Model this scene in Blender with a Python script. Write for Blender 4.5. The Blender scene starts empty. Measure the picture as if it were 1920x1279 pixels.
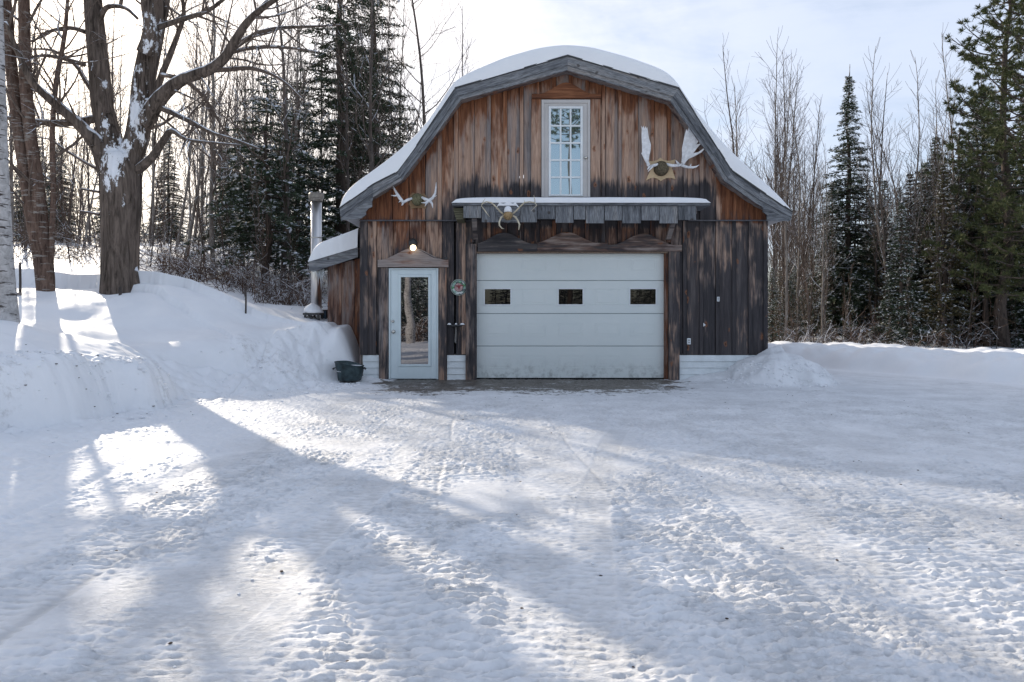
import bpy, math, random
import numpy as np
from mathutils import Vector, Matrix

random.seed(7)
RNG = np.random.default_rng(11)
FPX, HZ, CH = 1280.0, 590.0, 1.27
Y0 = 13.333                      # front wall of the barn
SC = bpy.context.scene
COL = SC.collection

def P(px, py, Y):
    return Vector(((px-960)/FPX*Y, Y, CH-(py-HZ)/FPX*Y))
def PX(px, Y=Y0): return (px-960)/FPX*Y
def PZ(py, Y=Y0): return CH-(py-HZ)/FPX*Y

# ---------------------------------------------------------------- noise
def _hash(ix, iy, seed):
    h = (ix.astype(np.int64)*374761393 + iy.astype(np.int64)*668265263 + seed*974711) & 0xffffffff
    h = ((h ^ (h >> 13))*1274126177) & 0xffffffff
    h = (h ^ (h >> 16)) & 0xffff
    return h/65536.0*2*np.pi
def pn(x, y, seed=0):
    x = np.asarray(x, float); y = np.asarray(y, float)
    ix = np.floor(x); iy = np.floor(y); fx = x-ix; fy = y-iy
    u = fx*fx*fx*(fx*(fx*6-15)+10); v = fy*fy*fy*(fy*(fy*6-15)+10)
    def g(dx, dy):
        a = _hash(ix+dx, iy+dy, seed)
        return np.cos(a)*(fx-dx)+np.sin(a)*(fy-dy)
    a = g(0,0)*(1-u)+g(1,0)*u; b = g(0,1)*(1-u)+g(1,1)*u
    return (a*(1-v)+b*v)*1.41
def fbm(x, y, seed=0, o=3):
    s = 0; a = 1.0; t = 0
    for k in range(o):
        s = s+a*pn(np.asarray(x)*2**k, np.asarray(y)*2**k, seed+k*17); t += a; a *= .5
    return s/t
def ss(a, b, x):
    t = np.clip((x-a)/(b-a), 0, 1); return t*t*(3-2*t)

# ---------------------------------------------------------------- terrain height
BANK = np.array([(-12,-1.0),(-8.2,3.0),(-6.3,5.3),(-5.4,6.7),(-4.95,7.7),(-4.72,8.7),(-4.6,10.3),(-3.7,11.3),(-3.3,12.2),(-2.95,12.95),(-2.9,16),(-2.9,60)], float)
BC   = [1.15,1.15,1.16,1.16,1.10,.92,.74,.76,.9,1.04,1.0,1.0]      # crest height
BW   = [.9,.9,.8,.72,.8,1.0,1.5,1.6,1.3,.8,.8,.8]           # width of the face
RB   = np.array([(9.5,-20),(11.4,3),(10.6,8),(9.3,12.3),(8.3,14.6),(7.0,16.7),(4.8,18.2),(2,19.5),(-6,22)], float)
def polydist(x, y, pl):
    best = np.full(x.shape, 1e9); s = np.zeros(x.shape); sgn = np.zeros(x.shape)
    for i in range(len(pl)-1):
        a = pl[i]; d = pl[i+1]-a; L = (d**2).sum()
        t = np.clip(((x-a[0])*d[0]+(y-a[1])*d[1])/L, 0, 1)
        qx = a[0]+t*d[0]; qy = a[1]+t*d[1]
        q = np.hypot(x-qx, y-qy)
        m = q < best
        cr = d[0]*(y-a[1])-d[1]*(x-a[0])
        best = np.where(m, q, best); s = np.where(m, i+t, s); sgn = np.where(m, np.sign(cr), sgn)
    return best*sgn, s
def drive_tex(x, y):
    """tyre treads and crumbs pressed in the snow of the drive"""
    wob = .18*pn(x*.5, y*.35, 5)
    u = x+wob-.03*(y-3)
    def band(a, b, e=.03): return ss(a-e, a+e, u)*(1-ss(b-e, b+e, u))
    br = .55+.9*fbm(x*.7, y*.5, 40, 2)
    br = np.clip(br, 0, 1)
    tread = .26+.74*np.maximum.reduce([band(-2.4,-1.58), band(-.98,-.02), band(-1.42,-1.18)*.5, band(.55,1.3)*.9, band(1.85,2.7)*.8, band(-3.1,-2.7)*.5, band(3.3,3.9)*.6, ss(5.5,8,y)*.55])
    tread = tread*ss(.05, .4, br)*(1-ss(8.5, 12, y)*.55)
    warp = .5*pn(x*1.6, y*1.6, 9)+.35*pn(x*6, y*6, 10)
    rip = pn(x*12+warp, y*36+warp*2.5, 12)
    rip2 = pn(x*22+2*warp, y*52+warp*3, 13)
    ph_ = 2*np.pi*(y/.062+.75*pn(x*2.6, y*3.2, 14)+.5*pn(x*8, y*8, 15))
    sn = np.sin(ph_); ripw = np.maximum(sn, -.35)*ss(-.35, .15, pn(x*8, y*11, 16)+.10)
    ripple = .62*ripw+.6*np.clip(.4-1.3*np.abs(rip), -.4, .4)+.35*np.clip(.4-1.3*np.abs(rip2), -.4, .4)
    h = tread*ripple*.024
    ck = ss(-.12, .34, fbm(x*.55+3, y*.6, 61, 2)+.16*ss(1.2,.3,np.abs(x-1.1))*ss(5.2,3.2,y))*(1-ss(7, 11, y)*.8)*ss(-.6, 1.0, x)
    c1 = pn(x*28+warp, y*44, 21); c2 = pn(x*46, y*70, 22)
    chunk = np.maximum(c1*.8+.7*c2, -.10)
    h = h+ck*chunk*.019*(1-.6*tread)
    h = h+.008*pn(x*16, y*36, 31)*ss(-.1,.5,br)+.003*pn(x*45, y*55, 32)+.016*fbm(x*.9, y*.9, 33, 3)
    tm = np.zeros(x.shape); tp = np.zeros(x.shape)
    for (x0, a, b) in ((-2.05,-.05,.0),(-.50,-.05,.0),(.25,.07,.018),(1.75,.07,.018),(-1.30,.13,-.012),(2.6,-.12,.03)):
        l = (x-(x0+a*(y-2)+b*(y-2)**2+.03*pn(y*.6,y*0+x0,4)))/.12
        w_ = ss(1.15,.9,np.abs(l))*ss(1.2,1.9,y)*(1-ss(9,11.5,y))*ss(-.45,.05,pn(x*.8+x0,y*.45,44)+.12)
        ph = 2*np.pi*(y/.058+.35*pn(x*4,y*3,17))+2.6*np.sign(l)*np.abs(l)
        pt = .30*np.sin(ph)*ss(.05,.2,np.abs(l))*ss(-.2,.3,pn(x*4,y*5,18)+.1)-.35+.6*ss(.85,1.1,np.abs(l))
        m_ = w_ > tm; tp = np.where(m_, pt, tp); tm = np.maximum(tm, w_)
    h = h*(1-.35*tm)+tm*tp*.009
    # a narrow groove along the left edge of the drive, and two fine ruts
    for (ax, ay, bx, by, w, dp) in ((-3.0,2.6,-3.35,6.3,.05,.03),(-.35,1.5,-.75,9,.02,.006),(.95,1.5,.35,9.5,.02,.005),(-1.95,1.5,-2.2,7,.02,.006)):
        t = np.clip((y-ay)/(by-ay), 0, 1); lx = ax+(bx-ax)*t+.05*pn(y*.7, y*0+ax, 3)
        h = h-dp*np.exp(-((x-lx)/w)**2)*ss(ay-.4, ay, y)*(1-ss(by-1, by, y))
    return h
def height(x, y, fine=True):
    x = np.atleast_1d(np.asarray(x, float)); y = np.atleast_1d(np.asarray(y, float))
    wx = x+.16*fbm(x*.8, y*.8, 71, 3); wy = y+.22*fbm(x*.7+9, y*.7, 72, 3)
    lob = .20*np.abs(np.sin(1.3*x+1.9*y+1.2*pn(x*.6,y*.6,70)))**.8*ss(9.8, 8.8, y)
    d, s = polydist(wx, wy, BANK)
    d = d+lob*(x<-4.4)-.08*(x<-4.4)
    d = d+(.15*np.abs(np.sin(2.6*y+1.1*x+1.6*pn(x*.9,y*.9,73)))**.7-.05)*np.exp(-np.clip(d,0,9)/.30)*ss(9.6,8.8,y)*(x<-4.4)
    idx = np.arange(len(BC)); cr = np.interp(s, idx, BC); wd = np.interp(s, idx, BW)
    t = np.clip(d/wd, 0, 1)
    steep = 1-(1-t)**2.6                                    # round, steep face
    soft = ss(0, 1, t)
    kk = ss(5.2, 6.2, s)
    near = .58*(1-(1-np.clip(d/.34, 0, 1))**2.4)+.42*(1-(1-np.clip(d/2.3, 0, 1))**1.7)
    prof = near*(1-kk)+soft*kk
    bank = cr*prof*(d > 0)
    inb = (d > 0)
    back = np.clip(d-(wd+(1-kk)*1.2), 0, None)
    hill = .10*np.clip(back, 0, 3.4)+.135*np.clip(back, 0, 4)*ss(-4.5, -7.5, x)+.055*np.clip(back-3.4, 0, 8)*ss(-4.5, -8, x)+.085*np.clip(y-13, 0, 40)*ss(-4, -12, x)+.03*np.clip(y-15, 0, 40)*ss(0,-5,x)
    hill = hill+.42*np.exp(-(((x+6.7)/1.7)**2+((y-13.4)/1.5)**2))+.22*np.exp(-(((x+6.7)/1.3)**2+((y-9.2)/1.2)**2))+.34*np.exp(-(((x+4.4)/1.3)**2+((y-16)/1.6)**2))
    lump = .10*fbm(x*.45, y*.45, 80, 3)*ss(0, 1.4, d)
    crumb = (.14*fbm(x*1.2, y*1.2, 81, 3)+.09*np.abs(pn(x*3.0, y*3.0, 82))+.045*np.maximum(pn(x*7, y*7, 84),-.1)+.012*pn(x*20, y*20, 88))*ss(4.8, 5.8, s)*(1-ss(9.0, 9.6, s))*ss(-1.0, .1, d)*(1-ss(.7, 1.35, d))
    crumb = crumb+(.10*fbm(x*.9,y*.9,89,2)-.20*np.exp(-((d-.95-.25*pn(x*1.1,y*1.1,98))/.10)**2)*ss(.02,.3,pn(x*.9+4,y*.9,99)+.1))*ss(5.6,6.2,s)*(1-ss(8.4,9,s))*ss(0,.4,d)
    cav = -.16*np.exp(-((d-.16)/.14)**2)*ss(.05, .35, fbm(x*1.2, y*1.2, 83, 2)+.1)*(1-kk)
    crumb = crumb+(.055*pn(x*4,y*4,66)+.03*pn(x*9,y*9,67)+.014*pn(x*20,y*20,68))*ss(-.35,.02,d)*(1-ss(.30,.62,d))*(1-kk)*ss(.5,2,s)
    left = bank+(hill+lump)*inb+crumb+cav*0
    # apron of loose snow between the bank and the drive on the left
    ap = ss(-2.75, -5.2, x+.10*(y-3.4))*ss(10.6, 9.0, y)*(.10+.05*fbm(x*1.3, y*1.3, 85, 3))
    apc = ss(-2.9,-3.6,x+.15*(y-3.4))*ss(10.6,9.6,y)*(.02*pn(x*5,y*5,86)+.012*pn(x*11,y*11,87))*(d<.2)
    h = left+ap*(1-ss(0, .5, d)*.5)+apc
    # right bank
    d2, s2 = polydist(wx+.2*pn(x*.9, y*.9, 90), wy, RB)
    d2 = -d2
    rb = (1-(1-np.clip(d2/.8,0,1))**2.2)*(d2>0)*(.42+.14*fbm(x*.5, y*.5, 91, 2)+.07*np.clip(10-y,0,9)*0)-.22*ss(2.6, 5, d2)
    rb = rb+ss(0,.6,d2)*(1-ss(3,4,d2))*(.13*np.abs(pn(x*1.5, y*1.5, 92))+.03*pn(x*5, y*5, 93))
    h = h+rb*(x > -1)
    dr = (1.04+.05*pn(x*1.5,y*1.5,76))*ss(-2.90, -3.42, x)*ss(12.1, 13.6, y+.10*pn(x*2,y*2,75))*(y < 14.3)*ss(-5.2,-4.0,x)
    h = np.maximum(h, dr)
    # pile by the right corner of the barn and drift along its wall
    r = np.hypot((x-5.08)/.95, (y-12.95)/.85)+.24*pn(x*1.8, y*1.8, 95)+.05*pn(x*6, y*6, 96)
    h = h+.07*np.exp(-(((x-4.5)/.6)**2+((y-12.6)/.35)**2))+.05*np.abs(pn(x*3.4,y*3.4,94))*np.clip(1-r,0,1)
    h = h+.50*(1-np.exp(-1.5*np.clip(1-r, 0, 1)))/.777
    h = h+.13*ss(3.5, 4.6, x)*(x < 5.2)*np.clip(1-np.abs(y-13.2)/.55, 0, 1)**1.2+.10*ss(3.3,3.6,x)*(x<5.6)*np.clip(1-np.abs(y-13.28)/.28, 0, 1)
    h = h+.10*np.exp(-(((x-5.9)/.6)**2+((y-13.8)/.8)**2))
    h = h*(1-.92*np.exp(-(np.hypot(x+3.04, y-12.62)/.46)**6)*(y < 13.3))
    # small heap between tub and door
    h = h+.09*np.exp(-(((x+2.8)/.22)**2+((y-13.1)/.22)**2))
    if fine:
        dm = (1-ss(-.25, .35, d))*(1-ss(-.3, .3, d2))
        dist = np.clip(1-(y-14)/4, 0, 1)*ss(-1,1,y)
        m = dm*dist
        h = h+np.where(m > 0, drive_tex(x, y), 0)*m
        h = h+.012*fbm(x*2.2, y*2.2, 97, 3)*(1-m)*np.clip(1-(y-14)/10, 0, 1)
    return h
def H(x, y): return float(height(x, y, False)[0])

# ---------------------------------------------------------------- object helpers
def tag(o, label=None, cat=None, group=None, kind=None):
    if label: o['label'] = label
    if cat: o['category'] = cat
    if group: o['group'] = group
    if kind: o['kind'] = kind
    return o
def empty(name, loc, label=None, cat=None, group=None):
    o = bpy.data.objects.new(name, None); o.empty_display_size = .1
    COL.objects.link(o); o.location = loc
    return tag(o, label, cat, group)

class MB:
    def __init__(s): s.v = []; s.f = []; s.b = []; s.n = 0
    def add(s, vs, fs, bid=0.0):
        n = len(s.v); s.v.extend([tuple(q) for q in vs]); s.f.extend([tuple(i+n for i in f) for f in fs])
        s.b.extend([bid]*len(fs)); return s
    def box(s, x0, x1, y0, y1, z0, z1, bid=0.0):
        x0,x1=min(x0,x1),max(x0,x1); y0,y1=min(y0,y1),max(y0,y1); z0,z1=min(z0,z1),max(z0,z1)
        return s.add([(x0,y0,z0),(x1,y0,z0),(x1,y1,z0),(x0,y1,z0),(x0,y0,z1),(x1,y0,z1),(x1,y1,z1),(x0,y1,z1)],
              [(0,3,2,1),(4,5,6,7),(0,1,5,4),(1,2,6,5),(2,3,7,6),(3,0,4,7)], bid)
    def vstrip(s, x0, x1, yf, yb, z0, a1, a2, bid=0.0, step=.15):
        """vertical board, front face subdivided; top slopes from a1 (x0) to a2 (x1)"""
        n = max(1, int((max(a1,a2)-z0)/step)); vs = []; fs = []
        for k in range(n+1):
            t = k/n
            za = z0+(a1-z0)*t; zb = z0+(a2-z0)*t
            vs += [(x0,yb,za),(x0,yf,za),(x1,yf,zb),(x1,yb,zb)]
        for k in range(n):
            o = 4*k
            for j in range(3): fs.append((o+j, o+j+1, o+j+5, o+j+4))
        fs.append((0,3,2,1)); o = 4*n; fs.append((o,o+1,o+2,o+3))
        return s.add(vs, fs, bid)
    def prism(s, poly, y0, y1, bid=0.0):
        """poly in (x,z), extruded from y0 (front) to y1"""
        n = len(poly); ar = sum(poly[i][0]*poly[(i+1)%n][1]-poly[(i+1)%n][0]*poly[i][1] for i in range(n))
        if ar < 0: poly = poly[::-1]
        vs = [(x,y0,z) for x,z in poly]+[(x,y1,z) for x,z in poly]
        fs = [tuple(range(n)), tuple(range(2*n-1, n-1, -1))]+[(i, i+n, (i+1)%n+n, (i+1)%n) for i in range(n)]
        return s.add(vs, fs, bid)
    def tube(s, pts, rad, n=6, cap=True, bid=0.0):
        pts = [Vector(p) for p in pts]
        if not hasattr(rad, '__len__'): rad = [rad]*len(pts)
        vs = []; fs = []; up = None
        for i, p in enumerate(pts):
            d = (pts[min(i+1, len(pts)-1)]-pts[max(i-1, 0)])
            if d.length < 1e-9: d = Vector((0,0,1))
            d.normalize()
            if up is None:
                up = d.orthogonal().normalized()
            else:
                up = (up-d*up.dot(d))
                up = up.normalized() if up.length > 1e-6 else d.orthogonal().normalized()
            w = d.cross(up)
            for k in range(n):
                a = 2*math.pi*k/n
                vs.append(p+(up*math.cos(a)+w*math.sin(a))*rad[i])
        for i in range(len(pts)-1):
            for k in range(n):
                a = i*n+k; b = i*n+(k+1)%n
                fs.append((a, b, b+n, a+n))
        if cap:
            fs.append(tuple(range(n-1, -1, -1))); m = (len(pts)-1)*n; fs.append(tuple(range(m, m+n)))
        return s.add(vs, fs, bid)
    def lathe(s, prof, cx, cy, n=24, bid=0.0, axis='z', cz=0, jit=0, sx=1, cap=True):
        """prof list of (r, h)"""
        vs = []; fs = []
        for r, h in prof:
            for k in range(n):
                a = 2*math.pi*k/n; rr = r
                if axis == 'z': vs.append((cx+rr*math.cos(a)*sx, cy+rr*math.sin(a), h))
                else: vs.append((cx+rr*math.cos(a), cy+h, cz-rr*math.sin(a)))
        for i in range(len(prof)-1):
            for k in range(n):
                a = i*n+k; b = i*n+(k+1)%n
                fs.append((a, b, b+n, a+n))
        if cap: fs.append(tuple(range(n-1,-1,-1))); m = (len(prof)-1)*n; fs.append(tuple(range(m,m+n)))
        return s.add(vs, fs, bid)
    def build(s, name, mat, parent=None, smooth=False, attrs=None, bevel=0):
        me = bpy.data.meshes.new(name)
        V = np.array(s.v, float).reshape(-1, 3)
        if attrs is not None: A = attrs(V)
        if parent is not None: V = V-np.array(parent_loc(parent))
        me.from_pydata(V.tolist(), [], s.f)
        if any(s.b):
            at = me.attributes.new('bid', 'FLOAT', 'FACE'); at.data.foreach_set('value', np.array(s.b, np.float32))
        if attrs is not None:
            for k, arr in A.items():
                at = me.attributes.new(k, 'FLOAT', 'POINT'); at.data.foreach_set('value', np.array(arr, np.float32))
        me.validate(); me.materials.append(mat)
        if smooth: me.polygons.foreach_set('use_smooth', [True]*len(me.polygons))
        o = bpy.data.objects.new(name, me); COL.objects.link(o)
        if parent is not None: o.parent = parent
        if bevel:
            m = o.modifiers.new('bevel', 'BEVEL'); m.width = bevel; m.segments = 2; m.limit_method = 'ANGLE'
        return o
def parent_loc(p):
    l = Vector((0,0,0))
    while p is not None: l += p.location; p = p.parent
    return l
def quads_mesh(name, Q, mat, parent=None, uvn=None):
    """Q: (n,4,3) array of quads"""
    n = len(Q); me = bpy.data.meshes.new(name)
    V = Q.reshape(-1, 3).astype(np.float32)
    me.vertices.add(4*n); me.vertices.foreach_set('co', V.ravel())
    me.loops.add(4*n); me.loops.foreach_set('vertex_index', np.arange(4*n, dtype=np.int32))
    me.polygons.add(n); me.polygons.foreach_set('loop_start', np.arange(0, 4*n, 4, dtype=np.int32))
    me.polygons.foreach_set('loop_total', np.full(n, 4, np.int32))
    at = me.attributes.new('bid', 'FLOAT', 'FACE'); at.data.foreach_set('value', RNG.random(n).astype(np.float32))
    me.update(calc_edges=True); me.materials.append(mat)
    o = bpy.data.objects.new(name, me); COL.objects.link(o)
    if parent is not None: o.parent = parent
    return o

# ---------------------------------------------------------------- node helpers
class NT:
    def __init__(s, tree): s.t = tree
    def n(s, typ, **kw):
        nd = s.t.nodes.new(typ)
        for k, v in kw.items():
            if k.startswith('_'): setattr(nd, k[1:], v)
            else:
                key = k.replace('__', ' ')
                sock = nd.inputs[int(k[1:])] if (k[0] == 'i' and k[1:].isdigit()) else nd.inputs[key]
                s.set(sock, v)
        return nd
    def set(s, sock, v):
        if isinstance(v, bpy.types.NodeSocket): s.t.links.new(v, sock)
        elif isinstance(v, bpy.types.Node): s.t.links.new(v.outputs[0], sock)
        else:
            if sock.type == 'RGBA' and len(v) == 3: v = (*v, 1)
            sock.default_value = v
    def math(s, op, a, b=0.0, clamp=False):
        nd = s.n('ShaderNodeMath', _operation=op, _use_clamp=clamp, i0=a, i1=b); return nd.outputs[0]
    def mix(s, f, a, b, mode='MIX'):
        nd = s.n('ShaderNodeMix', _data_type='RGBA', _blend_type=mode)
        s.set(nd.inputs[0], f); s.set(nd.inputs[6], a); s.set(nd.inputs[7], b); return nd.outputs[2]
    def map(s, v, scale, loc=(0,0,0)):
        nd = s.n('ShaderNodeMapping', Vector=v); nd.inputs['Scale'].default_value = scale; nd.inputs['Location'].default_value = loc
        return nd.outputs[0]
    def noise(s, v, sc=5, det=3, rough=.5, dist=0):
        nd = s.n('ShaderNodeTexNoise', Vector=v, Scale=sc, Detail=det, Roughness=rough, Distortion=dist); return nd.outputs['Fac']
    def ramp(s, f, stops, interp='LINEAR'):
        nd = s.n('ShaderNodeValToRGB', Fac=f); cr = nd.color_ramp; cr.interpolation = interp
        while len(cr.elements) > 1: cr.elements.remove(cr.elements[-1])
        cr.elements[0].position = stops[0][0]; c = stops[0][1]; cr.elements[0].color = (*c, 1) if hasattr(c, '__len__') else (c,c,c,1)
        for p, c in stops[1:]:
            e = cr.elements.new(p); e.color = (*c, 1) if hasattr(c, '__len__') else (c,c,c,1)
        return nd.outputs[0]
    def sm(s, x, a, b):
        nd = s.n('ShaderNodeMapRange', _interpolation_type='SMOOTHSTEP', Value=x, i1=a, i2=b); return nd.outputs[0]
    def attr(s, name): return s.n('ShaderNodeAttribute', _attribute_name=name).outputs['Fac']
def mat(name, rough=.7, color=(.5,.5,.5), spec=.3, metal=0):
    m = bpy.data.materials.new(name); m.use_nodes = True
    b = m.node_tree.nodes['Principled BSDF']; b.inputs['Roughness'].default_value = rough
    b.inputs['Base Color'].default_value = (*color, 1); b.inputs['Specular IOR Level'].default_value = spec
    b.inputs['Metallic'].default_value = metal
    return m, NT(m.node_tree), b
def simple(name, color, rough=.7, var=.25, sc=12, spec=.3, metal=0, bump=0, stretch=(1,1,1)):
    m, t, b = mat(name, rough, color, spec, metal)
    tc = t.n('ShaderNodeTexCoord').outputs['Object']
    v = t.map(tc, stretch)
    f = t.noise(v, sc, 4, .6)
    lo = tuple(max(0, c*(1-var)) for c in color); hi = tuple(min(1, c*(1+var)) for c in color)
    t.set(b.inputs['Base Color'], t.ramp(f, [(.3, lo), (.7, hi)]))
    if bump:
        bp = t.n('ShaderNodeBump', Height=f, Strength=1.0, Distance=bump); t.set(b.inputs['Normal'], bp)
    return m

# ---------------------------------------------------------------- materials
def m_snow(ground=False):
    m, t, b = mat('snow_ground' if ground else 'snow_cap', .55, (.86,.88,.91), .25)
    tc = t.n('ShaderNodeTexCoord').outputs['Object']
    n1 = t.noise(tc, 1.4, 4, .6); n2 = t.noise(tc, 55, 3, .6); n3 = t.noise(tc, 170, 2, .6)
    col = t.ramp(n1, [(.3, (.82,.83,.85)), (.7, (.88,.885,.895))])
    if ground:
        col = t.mix(t.math('MULTIPLY', t.attr('packed'), t.sm(t.noise(tc, 2.2, 6, .7), .25, .7)), col, (.72,.725,.735))
        wet = t.attr('wet'); dirt = t.attr('dirt')
        nn = t.noise(t.map(tc, (1.1,3.2,1)), 3.0, 6, .72)
        dn = t.noise(t.map(tc, (1,1.6,1)), 6, 6, .75)
        dm = t.math('MULTIPLY', dirt, t.sm(dn, .47, .70))
        col = t.mix(t.math('MULTIPLY', dm, .75), col, (.33,.30,.27))
        col = t.mix(t.math('MULTIPLY', t.attr('grime_shade'), .55), col, (.46,.465,.47))  # greys the tread hollows: crevice shade put into the colour, with some dirt
        # thin grey ice and trodden gravel showing through the packed snow
        pd = t.math('MULTIPLY', t.attr('packed'), t.sm(t.noise(t.map(tc, (1,1.5,1)), 1.1, 6, .7), .56, .72))
        pd = t.math('MULTIPLY', pd, t.sm(t.noise(tc, 24, 4, .7), .40, .60))
        col = t.mix(t.math('MULTIPLY', pd, .6), col, (.33,.33,.30))
        wm = t.math('ADD', t.math('MULTIPLY', wet, 1.25), t.math('MULTIPLY', t.math('SUBTRACT', nn, .5), 3.6))
        wm = t.sm(wm, .45, .85)
        wm = t.math('MULTIPLY', wm, t.sm(wet, .02, .2))
        conc = t.ramp(t.noise(tc, 5, 5, .7), [(.3, (.075,.063,.053)), (.7, (.20,.175,.15))])
        col = t.mix(wm, col, conc)
        rg = t.math('SUBTRACT', .6, t.math('MULTIPLY', wm, .22)); t.set(b.inputs['Roughness'], rg)
    hh = t.math('ADD', n2, t.math('MULTIPLY', n3, .45))
    if ground:
        pk = t.attr('packed')
        g1 = t.noise(t.map(tc, (1,2.4,1)), 26, 5, .72, .6); g2 = t.noise(t.map(tc, (1,1.6,1)), 70, 3, .7)
        g1 = t.sm(g1, .38, .62)
        reg = t.sm(t.noise(tc, 1.1, 3, .6), .42, .60)
        g1 = t.math('MULTIPLY', g1, 1.0)
        hh = t.math('ADD', t.math('MULTIPLY', hh, .35), t.math('MULTIPLY', t.math('MULTIPLY', pk, t.math('ADD', .12, t.math('MULTIPLY', reg, .7))), t.math('ADD', t.math('MULTIPLY', g1, .9), t.math('MULTIPLY', g2, .45))))
    bp = t.n('ShaderNodeBump', Height=hh, Strength=.7 if ground else .5, Distance=.006)
    t.set(b.inputs['Normal'], bp); t.set(b.inputs['Base Color'], col)
    return m
SNOWG = m_snow(True); SNOW = m_snow(False)

def m_wood(name, axis='z', tan=(.40,.29,.215), grey=(.22,.215,.22)):
    """weathered softwood boards; attributes prot (sheltered, still orange), dark (rain-blackened), bid (board)"""
    m, t, b = mat(name, .75, spec=.25)
    tc = t.n('ShaderNodeTexCoord').outputs['Object']
    bid = t.attr('bid'); prot = t.attr('prot'); dark = t.attr('dark')
    off = t.n('ShaderNodeCombineXYZ', X=t.math('MULTIPLY', bid, 37.0), Y=t.math('MULTIPLY', bid, 11.0), Z=t.math('MULTIPLY', bid, 53.0))
    v = t.n('ShaderNodeVectorMath', _operation='ADD', i0=tc, i1=off).outputs[0]
    def st(k): return t.map(v, (1,1,k) if axis == 'z' else (k,1,1))
    tone = t.noise(st(.07), 9, 4, .55, .3)
    fine = t.noise(st(.03), 110, 3, .6)
    big = t.noise(st(.45), 3.0, 3, .55, .3)
    streak = t.noise(st(.10), 22, 4, .62, .4)          # narrow runs down the grain
    rnd = t.n('ShaderNodeTexWhiteNoise', _noise_dimensions='1D', W=bid).outputs['Value']
    r2 = t.math('SUBTRACT', rnd, .5)
    c = t.ramp(t.math('ADD', tone, t.math('MULTIPLY', r2, .30)),
               [(.26, grey), (.40, tuple((a+q)/2 for a, q in zip(tan, grey))), (.52, tan), (.66, tuple(min(1, 1.15*q) for q in tan)), (.8, tuple(q*w for q, w in zip(tan, (.85,.62,.48))))])
    om = t.math('ADD', prot, t.math('MULTIPLY', t.math('SUBTRACT', big, .5), 1.1))
    om = t.math('ADD', om, t.math('MULTIPLY', t.math('SUBTRACT', streak, .5), .75))
    om = t.math('ADD', om, t.math('MULTIPLY', r2, .35))
    om = t.sm(om, .38, .80)
    orange = t.ramp(t.noise(st(.08), 16, 4, .6), [(.3, (.075,.030,.018)), (.52, (.22,.085,.040)), (.75, (.38,.17,.085))])
    c = t.mix(om, c, orange)
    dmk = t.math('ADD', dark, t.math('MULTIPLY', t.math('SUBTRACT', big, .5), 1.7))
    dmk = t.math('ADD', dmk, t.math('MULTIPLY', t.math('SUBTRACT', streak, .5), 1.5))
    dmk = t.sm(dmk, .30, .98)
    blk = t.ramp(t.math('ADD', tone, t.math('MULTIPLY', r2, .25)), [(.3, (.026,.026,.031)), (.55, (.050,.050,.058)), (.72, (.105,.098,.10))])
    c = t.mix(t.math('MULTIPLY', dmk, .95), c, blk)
    c = t.mix(t.math('MULTIPLY', t.sm(fine, .60, .42), .55), c, t.mix(1.0, c, (.45,.43,.42), 'MULTIPLY'))
    kv = t.map(v, {'z': (1,.02,.50), 'x': (.50,.02,1)}[axis])
    kn = t.n('ShaderNodeVectorMath', _operation='ADD', i0=kv, i1=t.n('ShaderNodeVectorMath', _operation='SCALE', i0=t.n('ShaderNodeTexNoise', Vector=v, Scale=14.0).outputs['Color'], Scale=.05).outputs[0]).outputs[0]
    vo = t.n('ShaderNodeTexVoronoi', Vector=kn, Scale=5.2); dist = vo.outputs['Distance']
    sel = t.math('GREATER_THAN', t.n('ShaderNodeSeparateColor', Color=vo.outputs['Color']).outputs[0], .55)
    ring = t.math('MULTIPLY', t.sm(dist, .21, .12), sel)
    c = t.mix(t.math('MULTIPLY', ring, .7), c, (.26,.11,.055))
    core = t.math('MULTIPLY', t.sm(dist, .11, .06), sel)
    c = t.mix(t.math('MULTIPLY', core, .85), c, (.05,.025,.018))
    t.set(b.inputs['Base Color'], c)
    hh = t.math('ADD', fine, t.math('MULTIPLY', tone, .5))
    bp = t.n('ShaderNodeBump', Height=hh, Strength=.6, Distance=.003); t.set(b.inputs['Normal'], bp)
    return m
WOOD = m_wood('weathered_siding', tan=(.46,.31,.23), grey=(.24,.215,.21))
WOODH = m_wood('weathered_trim', 'x', tan=(.30,.255,.235), grey=(.20,.195,.20))
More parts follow.
